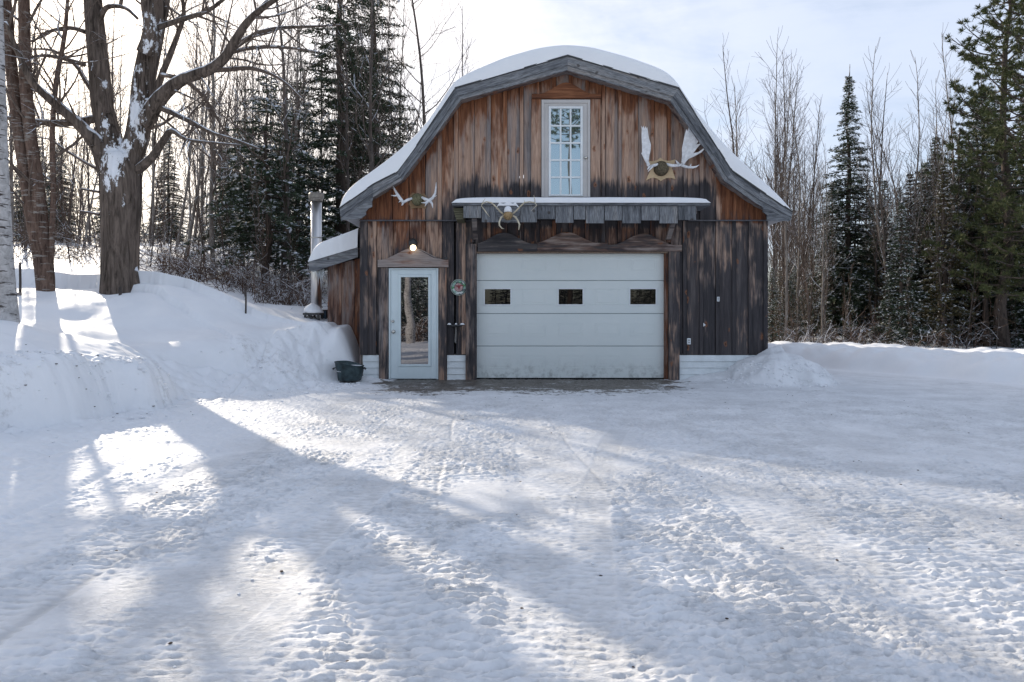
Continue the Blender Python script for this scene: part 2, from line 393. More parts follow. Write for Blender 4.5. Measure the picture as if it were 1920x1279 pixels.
def m_greywood(axis, nm):
    m, t, b = mat(nm, .8, spec=.2)
    tc = t.n('ShaderNodeTexCoord').outputs['Object']
    if axis == 'f': tc = t.n('ShaderNodeCombineXYZ', X=t.attr('gu'), Y=t.attr('gv'), Z=0.0).outputs[0]; axis = 'x'
    bid = t.attr('bid')
    off = t.n('ShaderNodeCombineXYZ', X=t.math('MULTIPLY', bid, 17.0), Y=0.0, Z=t.math('MULTIPLY', bid, 23.0))
    v = t.n('ShaderNodeVectorMath', _operation='ADD', i0=tc, i1=off).outputs[0]
    st = {'x': (.07,1,1), 'z': (1,1,.07)}[axis]
    a = t.noise(t.map(v, st), 11, 4, .58, .3); f = t.noise(t.map(v, st), 90, 3, .6)
    rnd = t.n('ShaderNodeTexWhiteNoise', _noise_dimensions='1D', W=bid).outputs['Value']
    c = t.ramp(t.math('ADD', a, t.math('MULTIPLY', t.math('SUBTRACT', rnd, .5), .25)), [(.22, (.08,.085,.095)), (.42, (.19,.20,.218)), (.62, (.28,.29,.305)), (.8, (.34,.315,.30))])
    c = t.mix(t.sm(f, .6, .4), c, t.mix(1.0, c, (.5,.5,.5), 'MULTIPLY'))
    vo = t.n('ShaderNodeTexVoronoi', Vector=v, Scale=3.4)
    c = t.mix(t.math('MULTIPLY', t.sm(vo.outputs['Distance'], .13, .07), .7), c, (.045,.035,.03))
    t.set(b.inputs['Base Color'], c)
    t.set(b.inputs['Normal'], t.n('ShaderNodeBump', Height=f, Strength=.7, Distance=.004))
    return m
GREYF = m_greywood('f', 'grey_board_sloped'); GREYX = m_greywood('x', 'grey_board_flat'); GREYZ = m_greywood('z', 'grey_board_upright')
PAINT = simple('door_paint', (.63,.715,.735), .42, .05, 3, .4)
GPAINT = None
def m_gdoor():
    m, t, b = mat('garage_paint', .5, (.5,.56,.56), .35)
    tc = t.n('ShaderNodeTexCoord').outputs['Object']
    a = t.noise(tc, 1.2, 4, .6); g = t.noise(t.map(tc, (.15,1,1)), 60, 3, .6)
    c = t.ramp(a, [(.3, (.68,.73,.72)), (.7, (.73,.77,.755))])
    z = t.n('ShaderNodeSeparateXYZ', Vector=tc).outputs[2]
    c = t.mix(t.math('MULTIPLY', t.sm(z, .45, .0), t.sm(t.noise(tc, 7, 5, .7), .42, .75)), c, (.34,.36,.35))
    t.set(b.inputs['Base Color'], c); t.set(b.inputs['Normal'], t.n('ShaderNodeBump', Height=g, Strength=.5, Distance=.0015))
    return m
GPAINT = m_gdoor()
LOFTP = simple('loft_door_paint', (.50,.48,.465), .5, .08, 3)
WHITE = simple('white_trim', (.74,.77,.78), .45, .06, 6)
SKIRT = simple('white_lap_siding', (.70,.74,.75), .5, .09, 5)
DARKM = simple('dark_metal', (.03,.03,.032), .45, .3, 20, .5)
RUBBER = simple('rubber_seal', (.012,.012,.013), .7, .2, 10)
STEEL = simple('stainless_pipe', (.62,.61,.60), .28, .12, 3, .5, 1.0, 0, (1,1,.3))
CHROME = simple('brushed_knob', (.6,.58,.54), .25, .1, 9, .5, 1.0)
CONC = simple('concrete', (.22,.20,.18), .85, .3, 8, .2, 0, .004)
BONE = simple('antler_bone', (.74,.745,.76), .6, .18, 14, .3, 0, .004)
BONE2 = simple('antler_tan', (.55,.49,.37), .6, .3, 14, .3, 0, .004)
FUR = simple('skull_fur', (.12,.10,.068), .95, .6, 45, .1, 0, .012)
PLQ = simple('plaque_wood', (.56,.42,.26), .6, .15, 6, .3, 0, 0, (.2,1,1))
PLQ2 = simple('plaque_wood_aged', (.26,.17,.095), .7, .3, 9, .3, 0, 0, (.2,1,1))
def m_glass(nm, refl, tint, base=(.01,.012,.014), rough=.01, wob=.3):
    m = bpy.data.materials.new(nm); m.use_nodes = True; t = NT(m.node_tree); m.node_tree.nodes.clear()
    g = t.n('ShaderNodeBsdfGlossy', Color=tint, Roughness=rough); d = t.n('ShaderNodeBsdfDiffuse', Color=base)
    tc = t.n('ShaderNodeTexCoord').outputs['Object']
    bp = t.n('ShaderNodeBump', Height=t.noise(tc, 1.6, 1, .4), Strength=max(.001,wob), Distance=.006); t.set(g.inputs['Normal'], bp)
    mx = t.n('ShaderNodeMixShader', Fac=refl); t.set(mx.inputs[1], d.outputs[0]); t.set(mx.inputs[2], g.outputs[0])
    o = t.n('ShaderNodeOutputMaterial', Surface=mx); return m
GLASSD = m_glass('door_glass', .22, (.9,.9,.95)); GLASSG = m_glass('garage_glass', .055, (.9,.85,.8), (.006,.006,.007))
GLASSL = m_glass('loft_glass', .50, (.66,.82,.88), (.07,.10,.11), .01, .0)

def m_bark(nm, lo, hi, sc=1.0, snow=.0, plaster=0.0, bump=.02, spots=None, stretch=.22):
    m, t, b = mat(nm, .9, spec=.15)
    tc = t.n('ShaderNodeTexCoord').outputs['Object']
    v = t.map(tc, (1,1,stretch))
    a = t.noise(v, 14*sc, 6, .7, .8); c0 = t.noise(v, 3*sc, 3, .6)
    c = t.ramp(t.math('ADD', t.math('MULTIPLY', a, .7), t.math('MULTIPLY', c0, .3)), [(.38, lo), (.60, hi)])
    if spots:
        s2 = t.noise(t.map(tc, (.45,.45,2.6)), 9, 4, .65)
        c = t.mix(t.sm(s2, .56, .62), c, spots)
    if snow or plaster:
        geo = t.n('ShaderNodeNewGeometry'); nz = t.n('ShaderNodeSeparateXYZ', Vector=geo.outputs['Normal']).outputs[2]
        nn = t.noise(tc, 6, 4, .6)
        f = t.math('ADD', nz, t.math('MULTIPLY', t.math('SUBTRACT', nn, .5), 1.0))
        f = t.math('MULTIPLY', t.sm(f, .42, .56), snow)
        if plaster:
            pl = t.attr('plaster')
            q = t.math('ADD', pl, t.math('MULTIPLY', t.math('SUBTRACT', t.noise(t.map(tc, (1,1,.5)), 5.5, 7, .78), .5), 2.8))
            f = t.math('MAXIMUM', f, t.sm(q, .50, .60))
        c = t.mix(f, c, (.84,.86,.9))
    t.set(b.inputs['Base Color'], c)
    t.set(b.inputs['Normal'], t.n('ShaderNodeBump', Height=a, Strength=.9, Distance=bump))
    return m
BARK_MAPLE = m_bark('maple_bark', (.028,.022,.018), (.19,.15,.125), 1, 1, 1, .05, None, .12)
BARK_RED = m_bark('reddish_bark', (.045,.028,.022), (.17,.115,.09), 1.4, .8, 0, .012, (.24,.22,.20))
BARK_BIRCH = m_bark('birch_bark', (.28,.27,.26), (.55,.53,.52), .9, 0, 0, .01, (.06,.05,.048), .9)
BARK_BG = m_bark('wood_bark', (.045,.038,.034), (.15,.125,.11), 1.3, .75, 0, .01)
BARK_PALE = m_bark('pale_bark', (.11,.10,.09), (.28,.25,.225), 1.3, .6, 0, .01)
BARK_CON = m_bark('conifer_bark', (.035,.028,.024), (.12,.095,.08), 1.5, .5, 0, .012)
TWIG = m_bark('twig_bark', (.060,.047,.040), (.16,.125,.105), 1.0, .85, 0, .003)
TWIGR = m_bark('brush_bark', (.055,.038,.030), (.15,.10,.075), 1.0, .9, 0, .003)
def m_leaf(nm, lo, hi):
    m, t, b = mat(nm, .65, spec=.25)
    bid = t.attr('bid'); tc = t.n('ShaderNodeTexCoord').outputs['Object']
    f = t.math('ADD', t.math('MULTIPLY', bid, .6), t.math('MULTIPLY', t.noise(tc, 1.5, 3, .6), .55))
    t.set(b.inputs['Base Color'], t.ramp(f, [(.2, lo), (.9, hi)]))
    return m
NEEDLE = m_leaf('spruce_needles', (.022,.036,.024), (.070,.095,.052))
NEEDLEP = m_leaf('pine_needles', (.030,.045,.018), (.105,.115,.045))
NEEDLEY = m_leaf('dry_green_needles', (.045,.05,.022), (.14,.12,.06))
FLAKE = simple('branch_snow', (.80,.83,.88), .6, .04, 3)

# ---------------------------------------------------------------- ground sheet
def spaced(segs):
    out = []
    for a, b, s0, s1 in segs:
        x = a
        while x < b-1e-6:
            out.append(x); t = (x-a)/(b-a); x += s0+(s1-s0)*t
    out.append(segs[-1][1]); return np.array(out)
xs = spaced([(-140,-25,12,1.2),(-25,-10,1.0,.12),(-10,-4.4,.06,.022),(-4.4,5.4,.0115,.0115),(5.4,12,.02,.07),(12,30,.2,1.5),(30,160,3,14)])
ys = spaced([(-60,0,4,.5),(0,1.9,.3,.04),(1.9,5,.0085,.013),(5,9,.015,.026),(9,14.4,.03,.04),(14.4,22,.07,.18),(22,60,.3,2),(60,230,5,20)])
GX, GY = np.meshgrid(xs, ys)
GZ = height(GX.ravel(), GY.ravel()).reshape(GX.shape)
# nothing but floor level beneath the barn
inside = (GX > -2.93) & (GX < 4.94) & (GY > 13.40) & (GY < 22.3)
GZ = np.where(inside, np.minimum(GZ, -.02), GZ)
ny, nx = GX.shape
me = bpy.data.meshes.new('snow_ground')
me.vertices.add(nx*ny); me.vertices.foreach_set('co', np.stack([GX, GY, GZ], -1).astype(np.float32).ravel())
i = np.arange((ny-1)*(nx-1)); r = i//(nx-1); c = i % (nx-1); a = r*nx+c
q = np.stack([a, a+1, a+nx+1, a+nx], -1).astype(np.int32)
me.loops.add(q.size); me.loops.foreach_set('vertex_index', q.ravel())
me.polygons.add(len(q)); me.polygons.foreach_set('loop_start', np.arange(0, q.size, 4, dtype=np.int32)); me.polygons.foreach_set('loop_total', np.full(len(q), 4, np.int32))
me.polygons.foreach_set('use_smooth', np.ones(len(q), bool))
X, Y = GX.ravel(), GY.ravel()
dB, sB = polydist(X, Y, BANK); dR, sR = polydist(X, Y, RB)
wet = 1.45*ss(-2.8, -1.9, X+.3*pn(X*0+1,Y*1.3,7))*(1-ss(2.2, 3.9, X+.5*pn(X*.5,Y*1.4,9)))*ss(10.0, 12.6, Y+.35*pn(X*1.2, Y*1.2, 5))*(Y < 13.6)
wet = wet*(.75+.5*fbm(X*1.5, Y*3, 6, 2))
dirt = np.maximum(ss(.25, .0, np.abs(dB))*ss(4.6,5.6,sB)*ss(10.5,9.0,sB)*.9*ss(.1,.4,fbm(X*.9,Y*.9,8,2)+.22), .0)
dirt = np.maximum(dirt, ss(.32,.08,np.abs(dB-.12))*ss(1,1.6,sB)*ss(5.5,4.5,sB)*ss(.0,.3,fbm(X*1.3,Y*1.3,8,2))*.8)
dirt = np.maximum(dirt, np.exp(-(((X+4.3)/.8)**2+((Y-12.0)/.25)**2))*.8)
dirt = np.maximum(dirt, np.exp(-(((X-4.6)/1.0)**2+((Y-10.0)/.5)**2))*.45)
dirt = np.maximum(dirt, np.exp(-(((X+2.3)/1.2)**2+((Y-11.2)/.5)**2))*.55)
packed = (1-ss(-.5, .1, dB))*(1-ss(-.6, .0, -dR))*(Y > 0)*(Y < 16)*ss(-3.2,-2.2,X)
grime_shade = packed*ss(.002, -.008, drive_tex(X, Y)-.012*fbm(X*.9, Y*.9, 33, 3))*ss(0, 2, Y)*ss(13, 9, Y)  # low spots of the treads, painted darker as crevice shade and packed-in dirt
for k, arr in (('wet', wet), ('dirt', dirt), ('packed', packed), ('grime_shade', grime_shade)):
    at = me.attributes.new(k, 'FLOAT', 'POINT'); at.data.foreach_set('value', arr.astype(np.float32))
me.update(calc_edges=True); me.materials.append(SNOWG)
g = bpy.data.objects.new('snow_ground', me); COL.objects.link(g)
tag(g, 'packed snowy driveway with tyre treads between rounded snowbanks', 'ground', kind='structure')

# ================================================================ BARN
BX = PX(1057)
barn = empty('barn', (BX, Y0, 0), 'weathered board and batten barn garage with snowy gambrel roof', 'barn')
YF = 13.0
roof_in = [(640,413),(700,370),(754,338),(790,290),(864,188),(1064,132),(1256,190),(1330,292),(1358,340),(1420,383),(1482,413)]
roof_out = [(638,391),(700,347),(745,324),(775,284),(853,167),(1064,106),(1272,167),(1346,282),(1372,322),(1424,358),(1484,398)]
def prof_z(px_wall):
    """roof line (underside) above a wall px, in wall plane z"""
    x = PX(px_wall)
    pts = [(PX(a, YF), PZ(b, YF)) for a, b in roof_in]
    return float(np.interp(x, [p[0] for p in pts], [p[1] for p in pts]))
def attrs_siding(V):
    px = V[:,0]/Y0*FPX+960; py = HZ-(V[:,2]-CH)/Y0*FPX
    top = np.interp(px, [a for a, b in roof_in], [b for a, b in roof_in])
    d = py-top
    up = py < 413.5
    n = fbm(px/60., py/90., 55, 2)
    n2 = fbm(px/11., py/60., 56, 2)
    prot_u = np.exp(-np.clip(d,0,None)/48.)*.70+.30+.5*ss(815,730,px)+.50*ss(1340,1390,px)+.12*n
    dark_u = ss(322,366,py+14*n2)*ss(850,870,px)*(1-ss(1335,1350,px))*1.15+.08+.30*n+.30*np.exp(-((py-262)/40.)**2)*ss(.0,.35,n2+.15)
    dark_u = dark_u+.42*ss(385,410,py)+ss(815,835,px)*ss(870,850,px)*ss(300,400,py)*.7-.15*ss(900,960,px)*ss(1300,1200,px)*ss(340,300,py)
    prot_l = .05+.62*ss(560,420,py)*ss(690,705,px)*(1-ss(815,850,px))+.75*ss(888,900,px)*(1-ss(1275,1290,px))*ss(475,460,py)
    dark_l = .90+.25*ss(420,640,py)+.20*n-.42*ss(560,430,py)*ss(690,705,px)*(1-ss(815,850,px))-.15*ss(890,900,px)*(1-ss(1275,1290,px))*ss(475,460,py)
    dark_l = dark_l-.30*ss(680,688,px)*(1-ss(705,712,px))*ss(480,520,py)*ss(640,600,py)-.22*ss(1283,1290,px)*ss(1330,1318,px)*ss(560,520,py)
    return {'prot': np.where(up, prot_u, prot_l), 'dark': np.where(up, dark_u, dark_l)}
def A_const(prot, dark):
    return lambda V: {'prot': np.full(len(V), prot), 'dark': np.full(len(V), dark)}
# --- gable siding (upper, 1.5 cm proud of the lower wall)
pitch = 30.6; edges = [676]+[1437-pitch*k for k in range(24, -1, -1) if 1437-pitch*k > 682]; edges[-1] = 1438.5
up = MB(); zf = PZ(413)
ax = BX-0.0
for i in range(len(edges)-1):
    a, b_ = edges[i], edges[i+1]
    bid = .1+random.random()*.9; jit = random.uniform(-.004,.004)
    segs = [(a, b_)]
    mid = 1062
    for (s0, s1) in segs:
        if s0 < 1015-2 and s1 > 1015+2 and False: pass
        up.vstrip(PX(s0)+(.043 if i else .002), PX(s1)-(.0 if i%3 else .040), Y0-.028+jit, Y0+.03, zf, prof_z(s0)+.12, prof_z(s1)+.12, bid)
for i in range(1, len(edges)-1):
    a = edges[i]; w = random.uniform(2.8, 3.8)
    up.vstrip(PX(a-w), PX(a+w), Y0-.058, Y0-.02, zf, prof_z(a-w)+.11, prof_z(a+w)+.11, random.random()*.9+.05)
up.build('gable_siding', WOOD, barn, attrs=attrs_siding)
# --- lower siding around the openings
lo = MB(); zb = PZ(665.5)
for i in range(len(edges)-1):
    a, b_ = edges[i], edges[i+1]
    def piece(x0, x1, z0, z1): lo.vstrip(PX(x0)+(.046 if x0 == a and i else .002), PX(x1)-(.044 if (x1 == b_ and i%2) else .002), Y0-.002, Y0+.05, z0, z1, z1, .1+random.random()*.9)
    for (x0, x1) in ((a, min(b_, 716)), (max(a, 716), min(b_, 836)), (max(a, 836), min(b_, 888)), (max(a, 888), min(b_, 1258)), (max(a, 1258), b_)):
        if x1-x0 < 1.5: continue
        m = (x0+x1)/2
        z0 = PZ(492) if 716 < m < 836 else PZ(462) if 888 < m < 1258 else zb
        piece(x0, x1, z0, zf-.004)
for e in list(edges[1:-1]):
    w = 3.5
    if 705 < e < 842: z0 = PZ(490)
    elif 868 < e < 1276: z0 = PZ(455)
    else: z0 = zb
    if 842 <= e <= 880: continue
    lo.vstrip(PX(e-w), PX(e+w), Y0-.024, Y0+.0, z0, zf-.012, zf-.012, random.random()*.9+.05)
lo.vstrip(PX(855), PX(860), Y0-.02, Y0, zb, zf-.012, zf-.012, .77)
lo.vstrip(PX(676), PX(690), Y0-.03, Y0+.0, zb, zf-.012, zf-.012, .31)
lo.vstrip(PX(1431), PX(1438.8), Y0-.028, Y0+.0, zb, zf-.012, zf-.012, .51)
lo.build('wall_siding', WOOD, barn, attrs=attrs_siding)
# flashing between the two storeys
FLM = simple('flashing_metal', (.09,.09,.10), .6, .3, 20)
for a_, b_ in ((675,886),(1290,1440)):
    fl = MB(); fl.box(PX(a_), PX(b_), Y0-.075, Y0-.026, zf-.025, zf-.002); fl.build('flashing', FLM, barn)
# side walls, back wall
sw = MB(); zs = PZ(413)
k = 0; y = Y0+.05
while y < 22.0:
    for X_ in (PX(676), PX(1438.5)):
        s = -1 if X_ < BX else 1
        sw.box(X_, X_-s*.04, y, y+.315, .3, zs+.2, random.random()); sw.box(X_+s*.02, X_-s*.01, y-.035, y+.035, .3, zs+.2, random.random())
    y += .318
sw.box(PX(676)+.05, PX(1438)-.05, 21.9, 22.0, 0, PZ(170), .4)
sw.build('side_wall', WOOD, barn, attrs=A_const(.25, .6))
for bb in ((PX(676)+.02, PX(711), Y0+.012, Y0+.3, -.2, zb+.01),(PX(838), PX(873), Y0+.012, Y0+.3, -.2, zb+.01),(PX(1272), PX(1437), Y0+.012, Y0+.3, -.2, zb+.01),(PX(676)+.02, PX(676)+.2, Y0+.31, 22, -.2, .3),(PX(1437)-.2, PX(1437), Y0+.31, 22, -.2, .3)):
    fd = MB(); fd.box(*bb); fd.build('foundation', CONC, barn)
# dark interior shell
it = MB(); it.box(PX(690), PX(1430), Y0+.35, 21.8, -.1, PZ(415)); it.build('interior', simple('interior_dark', (.012,.011,.010), .9, .2), barn)
# white lap skirts
for (x0, x1) in ((681,711),(838.5,873),(1273,1436.5)):
    sk = MB(); n = 4; zt = zb-.006; h = (zt+.02)/n
    for k in range(n):
        z1 = zt-k*h; z0 = z1-h+.004
        X0, X1 = PX(x0), PX(x1)
        sk.add([(X0,Y0-.012,z1),(X1,Y0-.012,z1),(X1,Y0-.030,z0),(X0,Y0-.030,z0),(X0,Y0+.008,z1),(X1,Y0+.008,z1),(X1,Y0+.008,z0),(X0,Y0+.008,z0)],
               [(0,3,2,1),(4,5,6,7),(0,1,5,4),(3,7,6,2),(0,4,7,3),(1,2,6,5)])
    sk.build('skirting', SKIRT, barn)
# --- roof deck
def deck():
    mb = MB(); o = [(PX(a,YF), PZ(b,YF)) for a, b in roof_out]
    inn = [(PX(a,YF), PZ(b,YF)) for a, b in [(650,404),(700,362),(750,332),(783,288),(860,180),(1064,122),(1262,181),(1338,287),(1364,334),(1422,375),(1472,404)]]
    n = len(o); vs = []; 
    for yy in (YF+.02, 22.3):
        vs += [(x,yy,z-.012) for x,z in o]+[(x,yy,z) for x,z in inn]
    fs = []
    for i in range(n-1):
        fs.append((i, i+1, i+1+2*n, i+2*n)[::-1]); fs.append((n+i, n+i+1, n+i+1+2*n, n+i+2*n))
        fs.append((i, i+1, n+i+1, n+i)); fs.append((2*n+i, 2*n+i+1, 3*n+i+1, 3*n+i)[::-1])
    fs.append((0, n, 3*n, 2*n)); fs.append((n-1, 2*n-1, 4*n-1, 3*n-1)[::-1])
    mb.add(vs, fs); return mb
roof = deck().build('roof', simple('roof_deck', (.05,.048,.045), .8, .3), barn)
# fascia: wide board + thin upper and lower battens
fa = MB(); fb = MB()
mid = [((a[0]*.33+b[0]*.67), (a[1]*.33+b[1]*.67)) for a, b in zip(roof_out, roof_in)]
for i in range(len(roof_out)-1):
    def q(A, B, y0, y1, mb, bid):
        pl = [(PX(A[i][0],YF),PZ(A[i][1],YF)),(PX(A[i+1][0],YF),PZ(A[i+1][1],YF)),(PX(B[i+1][0],YF),PZ(B[i+1][1],YF)),(PX(B[i][0],YF),PZ(B[i][1],YF))]
        mb.prism(pl, y0, y1, bid)
    q(roof_out, mid, YF-.045, YF, fa, .1+.08*i); q(mid, roof_in, YF-.022, YF+.018, fa, .15+.07*i)
    up_ = [(a[0], a[1]-1.5) for a in roof_out]; dn_ = [(a[0], a[1]+1.6) for a in roof_out]
    q(up_, dn_, YF-.06, YF-.03, fb, .5)
def slope_attr(V):
    pl = np.array([(PX(a,YF),PZ(b,YF)) for a, b in mid]); d, sp = polydist(V[:,0], V[:,2], pl)
    L = np.r_[0, np.cumsum(np.hypot(*np.diff(pl, axis=0).T))]
    return {'gu': np.interp(sp, np.arange(len(L)), L), 'gv': d}
fa.build('fascia', GREYF, barn, attrs=slope_attr)
fb.build('drip_edge', DARKM, barn)
def conv(pts, Y): return [(PX(a, Y), PZ(b, Y)) for a, b in pts]
rt = conv([(1420,381),(1425,385),(1431,391),(1430,397),(1438,403.5),(1438,414.5),(1480,414.5),(1482,402)], YF)
MB().prism(rt, YF-.016, YF+.02, .3).build('eave_return', GREYX, barn)
lt = conv([(700,370),(697.6,380),(698,388),(691,391),(686,397),(686.5,403),(677,410),(641,413),(639,400)], YF)
MB().prism(lt, YF-.016, YF+.02, .6).build('eave_return', GREYX, barn)
SFM = simple('soffit_white', (.45,.47,.5), .6, .1)
for sgn in (0, 1):
    sf = MB(); x0, x1 = (PX(676), PX(646,YF)) if sgn == 0 else (PX(1438.6), PX(1476,YF))
    sf.add([(x0,YF+.03,PZ(408)),(x1,YF+.03,PZ(411,YF)),(x1,22.2,PZ(411,YF)),(x0,22.2,PZ(408)),(x0,YF+.03,PZ(406)),(x1,YF+.03,PZ(409,YF)),(x1,22.2,PZ(409,YF)),(x0,22.2,PZ(406))],
           [(0,1,2,3),(4,7,6,5),(0,4,5,1),(3,2,6,7),(0,3,7,4),(1,5,6,2)]); sf.build('soffit', SFM, barn)

# underside rafters of the front overhang
sb = MB()
for i in range(len(roof_in)-1):
    A = [(PX(a,YF), PZ(b-3,YF)) for a, b in roof_in[i:i+2]]
    sb.add([(A[0][0],YF+.02,A[0][1]),(A[1][0],YF+.02,A[1][1]),(A[1][0],Y0+.02,A[1][1]),(A[0][0],Y0+.02,A[0][1]),(A[0][0],YF+.02,A[0][1]+.02),(A[1][0],YF+.02,A[1][1]+.02),(A[1][0],Y0+.02,A[1][1]+.02),(A[0][0],Y0+.02,A[0][1]+.02)],
           [(0,1,2,3),(7,6,5,4),(0,4,5,1),(3,2,6,7)], .2)
sb.build('overhang_lining', WOODH, barn, attrs=A_const(.5,.4))

# --- snow on the main roof
def loft_snow(name, bot, top, yf, yb, ny_=34, nn=150, rnd=.10, seed=0, parent=None, label=None, cat=None):
    def resamp(pl, n):
        pl = np.array(pl, float); d = np.r_[0, np.cumsum(np.hypot(*np.diff(pl, axis=0).T))]; t = np.linspace(0, d[-1], n)
        return np.stack([np.interp(t, d, pl[:,0]), np.interp(t, d, pl[:,1])], -1)
    def smooth(p, it):
        p = p.copy()
        for _ in range(it): p[1:-1] = p[1:-1]*.5+.25*(p[:-2]+p[2:])
        return p
    B = resamp(bot, nn); T = smooth(resamp(top, nn), 6)
    rows = []
    ph = np.linspace(0, math.pi/2, 6)
    jx = np.linspace(0, 9, nn)
    for a in ph:                                     # rounded front lip
        k = math.sin(a); y = yf+rnd*(1-math.cos(a))-.02
        wob = .012*pn(jx*2.3, jx*0+k, seed)
        rows.append(np.stack([B[:,0]+(T[:,0]-B[:,0])*k, np.full(nn, y)+wob*(1-k)+.015*pn(jx*1.3, jx*0+3, seed+1), B[:,1]+(T[:,1]-B[:,1])*k], -1))
    for j in range(1, ny_):
        y = yf+rnd+(yb-yf-rnd)*j/(ny_-1); f = 1+.10*pn(jx*.8, jx*0+y*.6, seed+2)
        rows.append(np.stack([B[:,0]+(T[:,0]-B[:,0])*f, np.full(nn, y), B[:,1]+(T[:,1]-B[:,1])*f], -1))
    rows.append(np.stack([B[:,0], np.full(nn, yb), B[:,1]], -1))
    R = np.array(rows); m = len(R); vs = R.reshape(-1,3)
    fs = [(j*nn+i, j*nn+i+1, (j+1)*nn+i+1, (j+1)*nn+i) for j in range(m-1) for i in range(nn-1)]
    mb = MB(); mb.add(vs.tolist(), fs)
    o = mb.build(name, SNOW, parent, smooth=True)
    tag(o, label, cat); return o
stop = [(637,389),(636,380),(643,364),(665,342),(700,318),(745,284),(790,241),(826,190),(841,164),(856,147),(880,134),(950,105),(1010,88),(1060,82),(1110,87),(1180,106),(1240,127),(1262,142),(1273,160),(1290,185),(1312,214),(1345,255),(1390,300),(1440,346),(1474,380),(1485,397)]
loft_snow('roof_snow', conv([(638,390)]+roof_out[1:-1]+[(1484,398)], YF), conv(stop, YF), YF-.04, 22.3, seed=3,
          label='thick smooth snow blanket lying over the curved gambrel roof', cat='snow')

# --- loft door
ld = empty('loft_door', (PX(1060), Y0, PZ(371))); ld.parent = barn; ld.location = Vector((PX(1060), Y0, PZ(371)))-barn.location
def W(x0, x1, y0, y1, dpt0, dpt1, mb, bid=0.0): mb.box(PX(x0), PX(x1), Y0+dpt0, Y0+dpt1, PZ(y1), PZ(y0), bid)
m = MB(); W(1020,1028,196,371,-.085,-.03,m); W(1092,1101,196,371,-.085,-.03,m); W(1028,1092,196,202,-.085,-.03,m); W(1028,1092,369.5,371,-.085,-.03,m)
m.build('door_slab', LOFTP, ld, bevel=.004)
m = MB(); W(1015,1020,190,371,-.105,-.03,m); W(1101,1105.5,190,371,-.105,-.03,m); W(1020,1101,190,196,-.105,-.03,m); m.build('door_frame', LOFTP, ld, bevel=.003)
m = MB(); W(1028.2,1032.5,202.2,369,-.10,-.03,m); W(1087.5,1091.8,202.2,369,-.10,-.03,m); W(1032.5,1087.5,202.2,206,-.10,-.03,m); W(1032.5,1087.5,366,369,-.10,-.03,m)
m.build('window_frame', WHITE, ld, bevel=.003)
m = MB(); 
for x in (1050.6, 1069.2): W(x-1.5,x+1.5,206,366,-.082,-.066,m)
for k in range(1,5): W(1032.5,1087.5,206+32*k-1.5,206+32*k+1.5,-.084,-.066,m)
m.build('muntin', WHITE, ld)
m = MB(); W(1032.5,1087.5,206,366,-.062,-.05,m); m.build('glass', GLASSL, ld)
def knob(px, py, par, name='knob', r=.028, y=-.085):
    mb = MB(); mb.lathe([(.01,0),(r*1.1,-.002),(r*1.1,-.008),(r*.45,-.012),(r*.45,-.03),(r*.9,-.036),(r,-.048),(r*.7,-.058),(.004,-.060)], PX(px), Y0+y, 20, axis='y', cz=PZ(py))
    return mb.build(name, CHROME, par, smooth=True)
knob(1097, 298, ld)
# carved header and side boards
def hump_board(x0, x1, yb_, yend, peaks, d0, d1, name, matl, att):
    """board with scalloped top; peaks list of (x, y, halfwidth)"""
    xs_ = np.linspace(x0, x1, 40); top = np.full(40, float(yend))
    for (cx, cy, hw) in peaks:
        t = np.clip(1-np.abs(xs_-cx)/hw, 0, 1); top = np.minimum(top, yend-(yend-cy)*(t*t*(3-2*t)))
    poly = [(PX(a), PZ(b)) for a, b in zip(xs_, top)]+[(PX(x1), PZ(yb_)), (PX(x0), PZ(yb_))]
    return MB().prism(poly, Y0+d0, Y0+d1, .37).build(name, matl, barn, attrs=att)
hump_board(997,1126,187.5,179,[(1061,158,50)],-.10,-.05,'carved_header', WOODH, A_const(.95,.15))
hump_board(710,841.5,501.5,488,[(776,466,62)],-.10,-.026,'carved_header', WOODH, A_const(.30,.25))
hump_board(896,1007,472,458,[(945,437,55)],-.075,-.026,'carved_header', WOODH, A_const(.25,.98))
hump_board(1007.3,1139,472,456,[(1062,436,58)],-.075,-.026,'carved_header', WOODH, A_const(.45,.62))
hump_board(1139.3,1277,472,460,[(1205,439,60)],-.075,-.026,'carved_header', WOODH, A_const(.45,.68))
for a_, b_, q_ in ((996,1014,.41),(1106.5,1124,.83)):
    m = MB(); m.vstrip(PX(a_), PX(b_), Y0-.072, Y0-.05, PZ(371), PZ(188), PZ(188), q_); m.build('loft_side_board', WOOD, barn, attrs=attrs_siding)

# --- posts around the openings
def post(x0, x1, ytop, ybot, d0, d1, bid, att, w=WOOD):
    mb = MB(); mb.vstrip(PX(x0), PX(x1), Y0+d0, Y0+d1, PZ(ybot), PZ(ytop), PZ(ytop), bid); return mb.build('trim_board', w, barn, attrs=att)
post(711.5,729,502,713,-.06,.05,.21,A_const(.25,.72)); post(822.5,837.5,502,713,-.06,.05,.63,A_const(.1,.80))
post(873.5,893.5,458,714,-.075,.16,.44,A_const(.22,.78)); post(1252.5,1272.5,472.5,714,-.075,.16,.92,A_const(.22,.88))
post(1246.5,1252,474,713,-.02,.16,.12,A_const(.8,.35)); post(866,873,415,664,-.03,.0,.52,A_const(.1,.5))
m = MB(); W(893.8,1252.3,472.3,475,-.03,.16,m); m.build('door_head', simple('head_timber', (.22,.16,.12), .7, .3, 20), barn)

